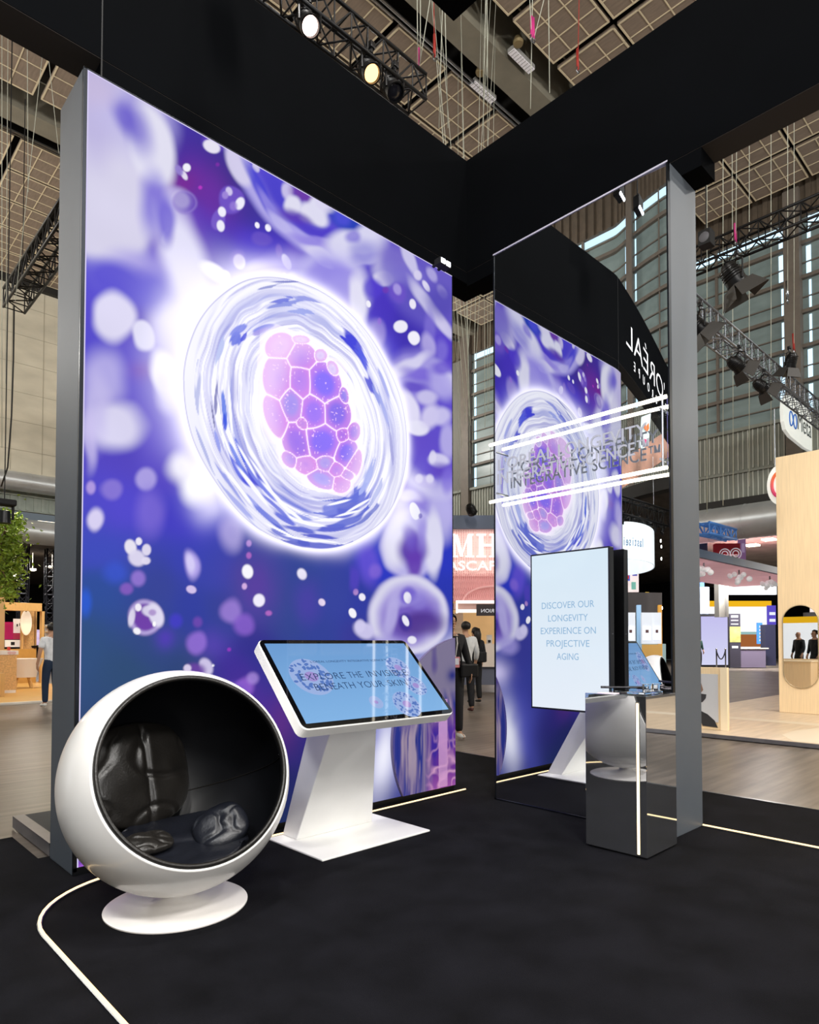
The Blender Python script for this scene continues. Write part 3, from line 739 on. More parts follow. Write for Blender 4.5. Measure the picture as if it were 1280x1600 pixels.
obj('spacer', MB().box((4.713, 1.905, MZ), (4.952, 4.13, hz0)), hd, h2)
ob = thing('hanging_box', (6.3, 6.1, 11), 'black square box hanging high at the top middle, seen from below', 'overhead box')
cr_ = onz(709, 34, 11)
obj('body', MB().box((cr_.x-1.9, cr_.y-1.9, 11), (cr_.x, cr_.y, 12), .01), hd, ob)
for dx, dy in ((-.2, -.2), (-1.7, -.2), (-.2, -1.7), (-1.7, -1.7)): obj('hanger', MB().tube([(cr_.x+dx, cr_.y+dy, 12), (cr_.x+dx, cr_.y+dy, 17)], .008, 6), black, ob)

# LED floods on the header corner
for i, (px, py, lab) in enumerate(((690, 409, 'small white LED flood on header, left one of the pair above light box'), (698, 414, 'small white LED flood on header, right one of the pair above light box'))):
    p = ony(px, py, 4.02); t = thing('flood_light', p, lab, 'flood light')
    obj('housing', MB().box(p+V(-.035, -.02, -.03), p+V(.035, .06, .03), .006), black, t)
    obj('lens', MB().box(p+V(-.026, -.026, -.022), p+V(.026, -.019, .022), .003), glow('cool_led', 'f4f6ff', 5), t)
    obj('bracket', MB().box(p+V(-.01, .05, -.01), p+V(.01, .112, .01)), black, t)

for px, py, dx, lab in ((967, 303, 0, 'cool white LED flood clamped high, left one seen in mirror top'), (996, 324, 0, 'cool white LED flood clamped high, right one seen in mirror top')):
    d = ray(px, py); t_ = MX/d.x; h_ = EYEP+d*t_; n_ = V(-1, -2*MIRROR_CURL*max(0, 2.45-h_.y), 0).normalized(); p = h_+(d-n_*2*d.dot(n_))*(7.6-t_)
    t = thing('flood_light', p, lab, 'flood light')
    obj('housing', MB().box(p+V(-.10, -.08, -.06), p+V(.10, .05, .10), .02), black, t)
    for k in range(4): obj('led', MB().ball(p+V(-.07+.047*k, -.075, -.06), .022, n=8), glow('cool_led', 'f4f6ff', 5), t)
    obj('hanger', MB().tube([p+V(0, 0, .1), V(p.x, p.y, 17)], .012, 6), black, t)

# ---------------------------------------------------------------- floor light lines
warm = glow('warm_led', 'ffd9a0', 2.5)
def led_line(pts, label, w=.014):
    t = thing('floor_light_line', pts[0], label, 'LED strip')
    obj('channel', MB().tube([p+V(0, 0, .002) for p in pts], w*.9, 6), alu, t)
    obj('diffuser', MB().tube([p+V(0, 0, .012) for p in pts], w*.55, 6), warm, t)
arc = [V(.905, -.6, 0), V(.905, 3.05, 0)]
for k in range(0, 13):
    a = PI-PI/2*k/12; arc.append(V(1.505+.60*math.cos(a), 3.37+.60*math.sin(a), 0))
arc += [V(2.2, 3.975, 0), V(3.3, 4.01, 0), V(4.56, 4.03, 0)]
led_line(arc, 'warm LED line in carpet curving round the ball chair and along light box')
led_line([V(4.93, 2.04, 0), V(4.93, -1.2, 0)], 'warm LED line in carpet running right from the grey pillar')
led_line([V(4.66, 3.66, 0), V(5.2, 3.68, 0)], 'short warm LED line in the gap behind the mirror wall')
# ---------------------------------------------------------------- ball chair
white = mat('white_gloss_shell', 'dedcd9', .28, 0, .02, 3, coat=.3)
leather = mat('black_leather', '1b1917', .34, 0, .15, 12, bump=.15, bscale=90)
lining_m = mat('black_lining', '0b0c10', .42, 0, .1, 9)
BC = V(1.51, 3.31, .64); BN = V(-.113, -.929, .355).normalized(); BR, BS = .565, .30
brim = math.sqrt(BR**2-BS**2); tht = math.acos(BS/BR)
ch = thing('ball_chair', (1.51, 3.31, 0), 'white ball chair on round pedestal with black padded inside', 'chair')
def arcp(r, a0, a1, n): return [(r*math.sin(a0+(a1-a0)*k/n), r*math.cos(a0+(a1-a0)*k/n)) for k in range(n+1)]
obj('shell', MB().lathe(arcp(BR, tht, PI, 40)+[], BC, BN, 96), white, ch, 1)
Ri = BR-.03
ti = math.acos((BS-.004)/Ri)
obj('rim_edge', MB().lathe([(brim, BS), (brim-.004, BS+.006), (brim-.012, BS+.004)], BC, BN, 96), white, ch, 1)
obj('lining', MB().lathe([(brim-.012, BS+.003), (brim-.022, BS+.006), (brim-.03, BS-.002)]+arcp(Ri-.01, math.acos((BS-.02)/(Ri-.01)), PI, 40), BC, BN, 96), lining_m, ch, 1)
bx = V(0, 0, 1).cross(BN).normalized(); by = BN.cross(bx)
obj('rim_piping', MB().tube([BC+BN*(BS+.004)+(bx*math.cos(2*PI*k/90)+by*math.sin(2*PI*k/90))*(brim-.026) for k in range(90)], .011, 8, True), leather, ch, 1)
for a in (0.05, 2.5, 4.5):
    pts = [BC+(bx*math.cos(a)+by*math.sin(a))*(Ri-.012)*math.sin(t)+BN*(Ri-.012)*math.cos(t) for t in np.linspace(1.02, PI*.96, 20)]
    obj('lining_seam', MB().tube(pts, .0035, 5), leather, ch, 1)
obj('pedestal', MB().lathe([(0, 0), (.348, 0), (.352, .004), (.352, .010), (.345, .014), (.25, .019), (.16, .026), (.10, .038), (.068, .056), (.056, .075), (.06, .092), (.09, .104), (.12, .125), (0, .15)], (1.51, 3.31, 0), (0, 0, 1), 72), mat('white_pedestal', 'e4e0dc', .35, coat=.1), ch, .9)
def pillow(w, h, t, X, Y, o, wr=.02, sq=.35, seed=0, cols=None, n=44, bend=0):
    """stuffed cushion: X,Y in-plane, thickness along X x Y"""
    X = Vector(X).normalized(); Y = Vector(Y); Y = (Y-X*Y.dot(X)).normalized(); Z = X.cross(Y); o = Vector(o); bm = bmesh.new(); G = {}
    for s in (1, -1):
        for i in range(n+1):
            for j in range(n+1):
                x = -1+2*i/n; y = -1+2*j/n
                if s < 0 and (i in (0, n) or j in (0, n)): G[s, i, j] = G[1, i, j]; continue
                e = max(0, (1-abs(x)**2.6))*max(0, (1-abs(y)**2.6))
                k = (1-sq*.5*(x*x*y*y))
                z = s*t*.5*e**.42
                q = Vector((x*1.2+seed, y*1.2, s*3.1+seed)); f = noise.noise(q)+.35*noise.noise(q*2.1)
                rid = abs(noise.noise(Vector((x*.9+y*.6+seed*3, y*1.0-x*.5, s))))
                z += s*e**.5*wr*(f-1.3*max(0, .16-rid)*5)
                if cols:
                    for c in cols: z -= s*.022*math.exp(-((x-c)/.05)**2)*e**.3
                z += bend*(x*x+y*y)
                G[s, i, j] = bm.verts.new(o+X*(x*w/2*k)+Y*(y*h/2*k)+Z*z)
    for s in (1, -1):
        for i in range(n):
            for j in range(n):
                f = (G[s, i, j], G[s, i+1, j], G[s, i+1, j+1], G[s, i, j+1])
                bm.faces.new(f if s > 0 else f[::-1])
    q = MB(); q.b.free(); q.b = bm; return q
back_d = (-BN*.80+V(0, 0, -.05)); back_d.normalize()
BX = V(.93, -.30, 0).normalized()
bc_o = BC+V(-.085, .285, .0)
cu = obj('back_cushion', pillow(.60, .56, .13, V(.97, .20, 0), V(-.05, .22, .97), bc_o, .016, .5, 2, (.05,), 56, .0), leather, None, 1)
tag(cu, 'black creased leather back cushion leaning inside the ball chair', 'cushion')
so = BC+V(.02, -.02, -.375)
cu = obj('seat_cushion', pillow(.66, .56, .13, V(1, -.05, .04), V(0, .95, .22), so, .008, .7, 5, None, 50, .05), mat('blue_black_leather', '14161d', .36, 0, .15, 12, bump=.15, bscale=90), None, 1)
tag(cu, 'black leather seat cushion lying flat in the ball chair', 'cushion')
cu = obj('scatter_cushion', pillow(.29, .25, .11, V(.88, -.25, .40), V(-.2, .8, .55), BC+V(.20, -.08, -.265), .010, .5, 9), MATS['blue_black_leather'], None, 1)
tag(cu, 'small dark leather cushion propped at the right of ball chair seat', 'cushion')
cu = obj('scatter_cushion', pillow(.24, .17, .06, V(1, .1, 0), V(0, .9, .3), BC+V(-.17, -.05, -.275), .009, .5, 14), leather, None, 1)
tag(cu, 'small crumpled black cushion at the left of ball chair seat', 'cushion')

# ---------------------------------------------------------------- tilted touch table
kwhite = mat('white_powder_coat', 'f0efec', .42, 0, .02, 5)
kt = thing('touch_table', (2.9, 3.65, 0), 'white tilted touchscreen table beside the ball chair, blue screen lit', 'touchscreen table')
obj('base_plate', MB().box((2.446, 3.335, 0), (3.392, 3.965, .013), .004), kwhite, kt)
q = [V(2.56, 3.786, .013), V(3.235, 3.786, .013), V(3.235, 3.957, .013), V(2.56, 3.957, .013), V(2.56, 3.265, 1.06), V(2.84, 3.265, 1.06), V(2.84, 3.50, 1.15), V(2.56, 3.50, 1.15)]
obj('trunk', MB().hexa(q, .006), kwhite, kt)
kO = V(2.046, 2.967, .879); kX = V(1, 0, 0); kY = V(0, .705, .709).normalized(); kN = kX.cross(kY)
KW, KH = 1.208, .688
poly = rrect(KW, KH, .045)
mb = MB(); 
bm = mb.b; rings = []
for ins, dep in ((.004, 0), (0, -.006), (0, -.07), (.03, -.10)):
    pp = rrect(KW-2*ins, KH-2*ins, max(.045-ins, .012), 6, ins, ins); rings.append([bm.verts.new(kO+kX*a+kY*b_+kN*dep) for a, b_ in pp])
for A, B in zip(rings, rings[1:]):
    for i in range(len(A)): bm.faces.new((A[i], A[(i+1) % len(A)], B[(i+1) % len(A)], B[i]))
bm.faces.new(rings[0][::-1]); bm.faces.new(rings[-1]); bmesh.ops.recalc_face_normals(bm, faces=bm.faces)
obj('housing', mb, kwhite, kt)
obj('bezel_glass', MB().prism(rrect(KW-.012, KH-.012, .04, 6, .006, .006), kO+kN*.0005, kX, kY, kN*.003), mat('bezel_black', '060608', .03, 0, spec=.6), kt)
# the lit screen: gloss on top of a lit picture
def screen_mat(name, top, bot, s, axis='Z', gloss=.04, lo=0, hi=1):
    M = mat(name, '000000', gloss, 0, spec=.5); nt = M.node_tree; b_ = nt.nodes['Principled BSDF']
    tc = nt.nodes['Texture Coordinate']; sx = nt.nodes.new('ShaderNodeSeparateXYZ'); nt.links.new(tc.outputs['Generated'], sx.inputs[0])
    r = nt.nodes.new('ShaderNodeValToRGB'); r.color_ramp.elements[0].color = lin(bot)+[1]; r.color_ramp.elements[1].color = lin(top)+[1]
    nt.links.new(sx.outputs[axis], r.inputs[0]); nt.links.new(r.outputs[0], b_.inputs['Emission Color']); b_.inputs['Emission Strength'].default_value = s
    return M
SW0, SH0 = KW-.075, KH-.075
scr = obj('screen', MB().prism([(0, 0), (SW0, 0), (SW0, SH0), (0, SH0)], kO+kX*.0375+kY*.0375+kN*.0036, kX, kY, kN*.001), screen_mat('touch_screen', '6f9fd6', '86b8ea', .95, 'Y'), kt, False)
sO = kO+kX*.0375+kY*.0375+kN*.0056
navy = mat('screen_navy', '1a2c4c', .04)
def onk(px, py):
    d = ray(px, py); t = (sO-EYEP).dot(kN)/d.dot(kN); return EYEP+d*t
a0, a1 = onk(484, 1035), onk(604, 1031)
def ktext(body, pl, pr, cap, thin, m=navy):
    A, B = onk(*pl), onk(*pr); yb = ((A-sO).dot(kY)+(B-sO).dot(kY))/2
    x0, x1 = (A-sO).dot(kX), (B-sO).dot(kX)
    obj('screen_text', text(body, cap, sO+kX*((x0+x1)/2)+kY*yb, kX, kY, x1-x0, 'CENTER', .0006, thin), m, scr)
ktext("L'ORÉAL LONGEVITY INTEGRATIVE SCIENCE™", (486, 1036), (604, 1032.5), .017, -.01)
for wd, l_, r_ in (('EXPLORE', 473, 541), ('THE', 546.5, 568.5), ('INVISIBLE', 576.5, 638)): ktext(wd, (l_, 1063.5-(l_-473)*.053), (r_, 1063.5-(r_-473)*.053), .052, -.012)
for wd, l_, r_ in (('BENEATH', 495, 557), ('YOUR', 563, 602), ('SKIN', 609.5, 638)): ktext(wd, (l_, 1079-(l_-495)*.059), (r_, 1079-(r_-495)*.059), .052, -.012)
rs = random.Random(4)
disc_m = mat('cell_disc', '000000', .04, emit=.95, ecol='9fb6e6'); dot_m = mat('cell_dots', '000000', .04, emit=.95, ecol='5a7cc4'); core_m = mat('cell_core', '000000', .04, emit=.95, ecol='a594d6')
for px, py, r in ((487, 1057, .145), (622, 1043, .095), (650, 1071, .085), (636, 1100, .105), (588, 1097, .05)):
    c = onk(px, py); mb = MB(); circ = [(r*math.cos(2*PI*k/40), r*math.sin(2*PI*k/40)) for k in range(40)]
    g = obj('cell_graphic', mb.prism(circ, c-kN*.0006, kX, kY, kN*.0003), disc_m, scr)
    dm = MB()
    if r > .06:
        for k in range(60):
            a = rs.random()*2*PI; q = r*(.45+.48*rs.random()); s = r*rs.uniform(.04, .075); an = rs.random()*PI
            pl = [(q*math.cos(a)+s*1.7*math.cos(t)*math.cos(an)-s*math.sin(t)*math.sin(an), q*math.sin(a)+s*1.7*math.cos(t)*math.sin(an)+s*math.sin(t)*math.cos(an)) for t in [2*PI*j/10 for j in range(10)]]
            dm.prism(pl, c-kN*.0003+kN*.00002*k/46, kX, kY, kN*.0002)
        obj('cell_dots', dm, dot_m, scr)
    obj('cell_core', MB().prism([(.27*r*math.cos(2*PI*k/20)*1.2, .27*r*math.sin(2*PI*k/20)) for k in range(20)], c-kN*.0002, kX, kY, kN*.0003), core_m, scr)

# ---------------------------------------------------------------- portrait display on the mirror
pd = thing('portrait_display', (4.4, 2.8, .83), 'upright portrait screen on the mirror with pale blue longevity message', 'screen')
DY0, DY1, DZ0, DZ1, DX = 2.45, 3.145, .828, 2.052, 4.352
obj('housing', MB().box((DX+.004, DY0, DZ0), (DX+.062, DY1, DZ1), .004), mat('display_black', '08080a', .35), pd)
obj('bezel', MB().prism(rrect(DY1-DY0, DZ1-DZ0, .004), (DX+.005, DY1, DZ0), XM, UP, (-.005, 0, 0)), mat('bezel_satin', '15161a', .3), pd)
dsc = obj('screen', MB().box((DX-.0015, DY0+.012, DZ0+.014), (DX+.001, DY1-.012, DZ1-.012)), screen_mat('pale_screen', 'd6e8f4', 'e6eef8', 1.0, 'Z', .12), pd, False)
obj('wall_bracket', MB().box((DX+.06, 2.66, 1.25), (MX-.002, 2.94, 1.65)), black, pd)
obj('maker_mark', MB().box((DX+.03, DY0-.001, 1.41), (DX+.045, DY0+.002, 1.417)), alu, pd)
tb = mat('pale_blue_text', '000000', .2, emit=1, ecol='93b7d6')
def dtext(body, y, xl, xr, cap):
    A, B = onx(xl, y, DX), onx(xr, y, DX)
    obj('screen_text', text(body, cap, (DX-.002, (A.y+B.y)/2, onx(888, y+5, DX).z), XM, UP, A.y-B.y, 'CENTER', .0008, .0), tb, dsc)
for row in (('DISCOVER OUR', 945, 847, 929, .05), ('LONGEVITY', 965.5, 857, 919, .05), ('EXPERIENCE ON', 985.5, 845.5, 931.5, .05), ('PROJECTIVE', 1005.5, 854.5, 921.5, .05), ('AGING', 1026, 870.5, 904.5, .05)): dtext(*row)

# ---------------------------------------------------------------- mirrored plinth
pl = thing('mirror_plinth', (4.127, 2.18, 0), 'chrome mirrored display plinth with vertical warm light line', 'plinth')
chrome = mat('polished_chrome', 'd0d2d6', .02, .965)
PX0, PX1, PY0, PY1, PZ = 3.913, 4.341, 1.966, 2.392, 1.014
PC = V((PX0+PX1)/2, (PY0+PY1)/2, 0); PROT = Matrix.Translation(PC) @ Matrix.Rotation(.0135, 4, 'Z') @ Matrix.Translation(-PC)
obj('body', MB().box((PX0, PY0, .012), (PX1, PY1, PZ), .0025).xf(PROT), chrome, pl)
obj('foot', MB().box((PX0+.02, PY0+.02, 0), (PX1-.02, PY1-.02, .012)), black, pl)
obj('light_slot', MB().box((PX0-.0015, 2.008, .02), (PX0+.004, 2.034, .975)).xf(PROT), alu, pl)
obj('light_diffuser', MB().box((PX0-.006, 2.013, .025), (PX0-.0012, 2.029, .968), .002).xf(PROT), glow('plinth_led', 'ffe2b0', 4.0), pl)
acr = mat('clear_acrylic', 'f4f8fa', .02, 0, trans=1, ior=1.46)
as_ = thing('acrylic_stand', (4.13, 2.15, PZ), 'clear acrylic stand holding a dark rod on the chrome plinth', 'stand')
obj('base_slab', MB().box((4.03, 2.03, PZ), (4.29, 2.24, PZ+.016), .002), acr, as_)
obj('block', MB().box((4.12, 2.05, PZ+.017), (4.16, 2.09, PZ+.062), .002), acr, as_)
obj('block', MB().box((4.21, 2.03, PZ+.017), (4.25, 2.07, PZ+.062), .002), acr, as_)
obj('rod', MB().tube([(4.01, 2.33, PZ+.036), (4.20, 2.10, PZ+.036)], .008, 12), mat('dark_rod', '1b1b20', .25, .4), as_)
obj('rod_cradle', MB().box((4.05, 2.27, PZ+.001), (4.065, 2.285, PZ+.028)), acr, as_)
cd = thing('info_card', (4.0, 2.26, PZ), 'small pale information card lying on the chrome plinth', 'card')
obj('card', MB().box((3.95, 2.20, PZ+.0005), (4.02, 2.32, PZ+.004)), mat('pale_card', 'e6d4dc', .5), cd)

# ---------------------------------------------------------------- acrylic LED sign in front of the mirror
SX = 4.40; SY0, SY1, SZ0, SZ1 = 2.035, 3.60, 2.555, 3.048
sg = thing('led_sign', (SX, 2.8, SZ0), 'clear acrylic longevity sign with LED tubes hung before the mirror', 'sign')
obj('acrylic_sheet', MB().box((SX+.006, SY0, SZ0), (SX+.014, SY1, SZ1)), mat('sign_acrylic', 'f6f8fa', .0, 0, trans=1, ior=1.12, spec=.2), sg)
for z in (SZ0, SZ1):
    obj('led_tube', MB().tube([(SX, SY0, z), (SX, SY1, z)], .0135, 12), glow('sign_led', 'fff2d8', 6), sg, 1)
obj('end_post', MB().tube([(SX+.002, SY0+.03, SZ0), (SX+.002, SY0+.03, SZ1)], .006, 8), mat('satin_post', 'c8ccd2', .3, .7), sg)
for y in (SY0+.05, SY1-.06):
    for z in (SZ0+.07, SZ1-.07): obj('stand_off', MB().tube([(SX+.004, y, z), (MX-.001, y, z)], .008, 10), MATS['satin_post'], sg)
lt = mat('frosted_letters', '94969f', .5, emit=.26, ecol='c4c6d0', alpha=.88)  # emission stands in for light falling on the letters
def srow(body, l, r, b_, cap):
    A, B = onx(*l, SX), onx(*r, SX)
    obj('lettering', text(body, cap, (SX-.001, A.y, b_), XM, UP, A.y-B.y, 'LEFT', .007, .004), lt, sg)
z_a, z_b = onx(779, 735, SX).z-.005, onx(778, 757, SX).z-.005
for wd, l_, r_, zz_ in (("L'ORÉAL", 779, 866, z_a), ('LONGEVITY', 873, 1012, z_a), ('INTEGRATIVE', 778, 898, z_b), ('SCIENCE™', 906, 1015, z_b)): srow(wd, (l_, 735), (r_, 735), zz_, .092)
# ---------------------------------------------------------------- hall shell
HW, HL, HN, HB = 25.2, 31.9, -20., -12.             # right wall x, left wall y, rear wall y, mirror-side wall x
HC, LOW = 17.0, 6.25
fm = mat('hall_floor', '6c635b', .36, 0, .22, .9, .12, 6, (1, .35, 1), spec=.5)
def floor_nodes():
    nt = fm.node_tree; b_ = nt.nodes['Principled BSDF']; src = b_.inputs['Base Color'].links[0].from_socket
    tc = nt.nodes['Texture Coordinate']; mp = nt.nodes.new('ShaderNodeMapping'); mp.inputs['Scale'].default_value = (.5, 7, 1); mp.inputs['Rotation'].default_value = (0, 0, .9)
    n = nt.nodes.new('ShaderNodeTexNoise'); n.inputs['Scale'].default_value = 1.6; n.inputs['Detail'].default_value = 8; nt.links.new(tc.outputs['Object'], mp.inputs[0]); nt.links.new(mp.outputs[0], n.inputs['Vector'])
    r = nt.nodes.new('ShaderNodeMapRange'); r.inputs['From Min'].default_value = .35; r.inputs['From Max'].default_value = .65; r.inputs['To Min'].default_value = .7; r.inputs['To Max'].default_value = 1.25; nt.links.new(n.outputs['Fac'], r.inputs[0])
    mx = nt.nodes.new('ShaderNodeMix'); mx.data_type = 'RGBA'; mx.blend_type = 'MULTIPLY'; mx.inputs['Factor'].default_value = 1
    nt.links.new(src, mx.inputs['A']); nt.links.new(r.outputs[0], mx.inputs['B']); nt.links.new(mx.outputs['Result'], b_.inputs['Base Color'])
floor_nodes()
struct('floor', MB().box((-45, -45, -.3), (75, 75, -.012)), fm)
cpm = mat('black_carpet', '0e0e12', .95, 0, .45, 3.5, .5, 260, spec=.1)
struct('floor_carpet', MB().box((-9, -9, -.0119), (6.08, 4.62, 0)).box((-9, 4.62, -.0119), (1.2, 5.25, 0)).box((4.2, 4.62, -.0119), (6.08, 6.1, 0)), cpm)
struct('trim_carpet', MB().box((6.08, -9, -.011), (6.12, 6.1, .004)).box((4.2, 6.1, -.011), (6.12, 6.13, .004)), alu)
# ceiling: square acoustic panels of three by three boards under a dark deck, open bays with concrete beams
pm = mat('ceiling_board', '87786a', .85, 0, .12, 3, stretch=(6, 1, 1)); lm_ = mat('ceiling_batten', 'd4c6a8', .7)
dk = mat('dark_deck', '15120f', .9)
NSU, NSV = 1.979, 1.775
cb, cl = MB(), MB()
def cbox(mb, x0, y0, x1, y1, z0, z1): mb.box((x0, y0, z0), (x1, y1, z1))
for iu in range(-17, 7):
    x0 = 13.09+NSU*iu
    for bay in range(-3, 2):
        for iv in range(5):
            y0 = 12.01+10.87*bay+NSV*iv
            if x0+1.78 > HW+.05 or x0 < HB or y0 < -10 or y0 > HL-.5: continue
            if y0 < 2 and x0 < 3: continue
            y1 = min(y0+1.68, HL-.1)
            cbox(cb, x0, y0, x0+1.78, y1, HC, HC+.08)
            for k in range(4):
                w = .022 if k in (0, 3) else .014
                xx = x0+1.78*k/3; xx = min(max(xx, x0+w), x0+1.78-w); cbox(cl, xx-w, y0, xx+w, y1, HC-.012, HC+.001)
                yy = y0+1.68*k/3; yy = min(max(yy, y0+w), y0+1.68-w)
                if yy+w < HL-.1: cbox(cl, x0, yy-w, x0+1.78, yy+w, HC-.0125, HC+.001)
ce = struct('ceiling', cb, pm); tag(obj('batten', cl, lm_, ce))
struct('ceiling_deck', MB().box((HB-1, HN-1, 18.3), (HW+1, HL+1, 18.6)), dk)
conc = mat('concrete_beam', '7f7a6c', .8, 0, .1, 2)
for i, yb in enumerate((10.65-10.87, 10.65, 10.65+10.87)):
    struct('ceiling_beam', MB().box((-8, yb, HC-.05), (HW, yb+.72, 18.3)).box((-8, yb-.75, HC+.5), (HW, yb-.70, HC+.75)), conc)
    struct('ceiling_rail', MB().tube([(-8, yb+1.1, HC-.05), (HW, yb+1.1, HC-.05)], .04, 6).tube([(-8, yb+1.25, HC-.02), (HW, yb+1.25, HC-.02)], .03, 6), alu)
dif = mat('luminaire_grid', 'd6d2d6', .5, 0, .15, 30, emit=.25)
for p, lab in (((14.15, 11.78), 'pale rectangular ceiling luminaire left of the concrete beam'), ((14.12, 10.42), 'pale rectangular ceiling luminaire right of the concrete beam')):
    t = thing('ceiling_luminaire', (p[0], p[1], HC-.1), lab, 'ceiling light')
    obj('tray', MB().box((p[0]-.46, p[1]-.11, HC-.06), (p[0]+.46, p[1]+.11, HC+.05)), mat('luminaire_tray', '9a9896', .4), t)
    g = MB().box((p[0]-.45, p[1]-.10, HC-.085), (p[0]+.45, p[1]+.10, HC-.06)); obj('diffuser', g, dif, t)
    l = MB()
    for k in range(9): l.box((p[0]-.45+.1*k, p[1]-.105, HC-.095), (p[0]-.44+.1*k, p[1]+.105, HC-.085))
    obj('louvre', l, mat('luminaire_tray', '9a9896'), t)
for p, lab in ((onz(751, 112, HC), 'round bronze ceiling lamp beside the left ceiling luminaire'), (onz(810, 66, HC), 'round bronze ceiling lamp beside the right ceiling luminaire')):
    tag(obj('ceiling_lamp', MB().lathe([(0, .12), (.1, .12), (.14, 0), (.12, -.06), (0, -.08)], p, (0, 0, 1), 20), mat('bronze_lamp', '8a7a58', .4, .3)), lab, 'ceiling light')

# right wall: slatted band, tall windows with steel transoms, ribbed cladding, beam
slat_m = mat('brown_slats', '54493d', .8, 0, .15, 4); glz = mat('frosted_glazing', '6d7a78', .35, 0, .16, 1.2, stretch=(1, 1, 3), emit=.05, ecol='a8c4c8'); stl = mat('brown_steel', '655d55', .6, 0, .1, 3)
rib_m = mat('ribbed_cladding', '7c7f76', .5, 0, .08, 3); day = glow('daylight_glass', 'c4e4f8', 1.7)
def hall_wall(name, O, X, N, x0, x1, cols, ribs):
    """wall through O, running along X, inner side N; x0..x1 along X"""
    O, X, N = map(Vector, (O, X, N)); P = lambda a, n, z: O+X*a+N*n+V(0, 0, z)
    def bx(mb, a0, a1, n0, n1, z0, z1): return mb.fbox(P(a0, n0, z0), X*(a1-a0), N*(n1-n0), V(0, 0, z1-z0))
    w = struct(name, bx(MB(), x0, x1, -.4, -.15, LOW, 18.6), mat('wall_grey', '6c6a64', .8))
    s = bx(MB(), x0, x1, -.15, 0, 16.0, 18)
    a = x0
    while a < x1: bx(s, a, a+.16, 0, .05, 16.0, 17.6); a += .34
    obj('slat_band', s, slat_m, w)
    r = bx(MB(), x0, x1, -.15, 0, LOW+.3, 9.1)
    a = ribs[0]
    ri = MB()
    while a < ribs[1]: bx(ri, a, a+.03, 0, .05, 7.62, 9.05); bx(ri, a+.01, a+.045, 0, .04, LOW+.3, 7.5); a += .17
    bx(r, x0, x1, 0, .10, 7.5, 7.58); bx(r, x0, x1, 0, .14, 9.02, 9.14)
    obj('cladding', r, rib_m, w); obj('rib', ri, mat('pale_rib', 'b4b6ac', .5), w)
    obj('ledge_beam', bx(MB(), x0, x1, -.3, .25, LOW-.1, LOW+.32), mat('black_steel', '191714', .6), w)
    c = MB()
    for k in cols: bx(c, k-.25, k+.25, -.15, .22, LOW, 17)
    obj('column', c, stl, w)
    n = 0
    ks = sorted(cols)
    for k0, k1 in zip(ks, ks[1:]):
        n += 1
        wi = struct('window_%d' % (len([o for o in C.objects if o.name.startswith('window_')])+1), bx(MB(), k0+.25, k1-.25, -.15, -.12, 9.1, 16.0), glz)
        t = MB(); z = 9.1
        while z < 15.8: bx(t, k0+.25, k1-.25, -.12, .04, z-.06, z+.06); bx(t, k0+.25, k1-.25, -.12, -.06, z+.5, z+.54); z += 1.2
        for q in np.arange(k0+2.6, k1-1.5, 2.5): bx(t, q-.04, q+.04, -.12, .0, 9.1, 16)
        obj('transom', t, stl, wi)
        d = bx(MB(), k0+.4, k1-.4, -.115, -.10, 15.72, 15.98)
        rs_ = random.Random(n)
        for q in (k0+.34, k1-.52):
            z = 9.2
            while z < 15.6: bx(d, q, q+rs_.uniform(.07, .16), -.115, -.10, z, z+.98); z += 1.2
        obj('daylight_slit', d, day, wi)
    return w
hall_wall('wall_right', (HW, 0, 0), (0, 1, 0), (-1, 0, 0), HN, HL, [-7.9, 7.1, 22.1], (2, 28))
hall_wall('wall_mirror_side', (HB, 0, 0), (0, 1, 0), (1, 0, 0), HN, HL, [-19.8, -4.8, 10.2, 25.2], (0, 22))
tag(C.objects['wall_mirror_side']); C.objects['wall_mirror_side'].name = 'wall_rear'
wl = struct('wall_left', MB().box((HB, HL, 8.2), (HW, HL+.4, 18.6)), mat('stained_plaster', 'bfb8a6', .9, 0, .16, .5, .1, 20, (1, 1, 2.2)))
g = MB()
for x in np.arange(-4, 14, 1.22): g.box((x, HL-.012, 8.7), (x+.02, HL, 16.7))
for z in np.arange(9.6, 16.6, 1.25): g.box((-4, HL-.012, z), (14, HL, z+.018))
obj('joint', g, mat('wall_joint', 'a39d8c', .9), wl)
s = MB().box((HB, HL, 16.7), (HW, HL-.25, 17.6)); obj('head_beam', s, mat('black_steel', '191714'), wl)
r = MB().box((-6, HL-.02, LOW+.75), (HW, HL+.2, 8.3))
for x in np.arange(-2, 13, .3): r.box((x, HL-.06, LOW+.8), (x+.12, HL-.02, 8.3))
r.box((-6, HL-.14, 7.62), (HW, HL-.02, 7.7)); obj('cladding', r, mat('grey_green_cladding', 'a0a9a0', .6, 0, .1, 2), wl)
struct('wall_front', MB().box((HB, HN-.4, 0), (HW, HN, 18.6)), mat('wall_dark', '4a4844', .9))
struct('wall_far', MB().box((60, -40, 0), (60.4, 62, LOW)).box((-45, 62, 0), (60, 62.4, LOW)).box((-45.4, -40, 0), (-45, 62, LOW)), mat('wall_black', '141416', .9))
struct('ceiling_low', MB().box((HW, -40, LOW), (60, 62, LOW+.3)).box((-45, HL+.4, LOW+.0), (HW, 62, LOW+.3)).box((-45, -40, LOW), (HB-.4, HL+.4, LOW+.3)), mat('low_ceiling', '5c544c', .9, 0, .35, 1))
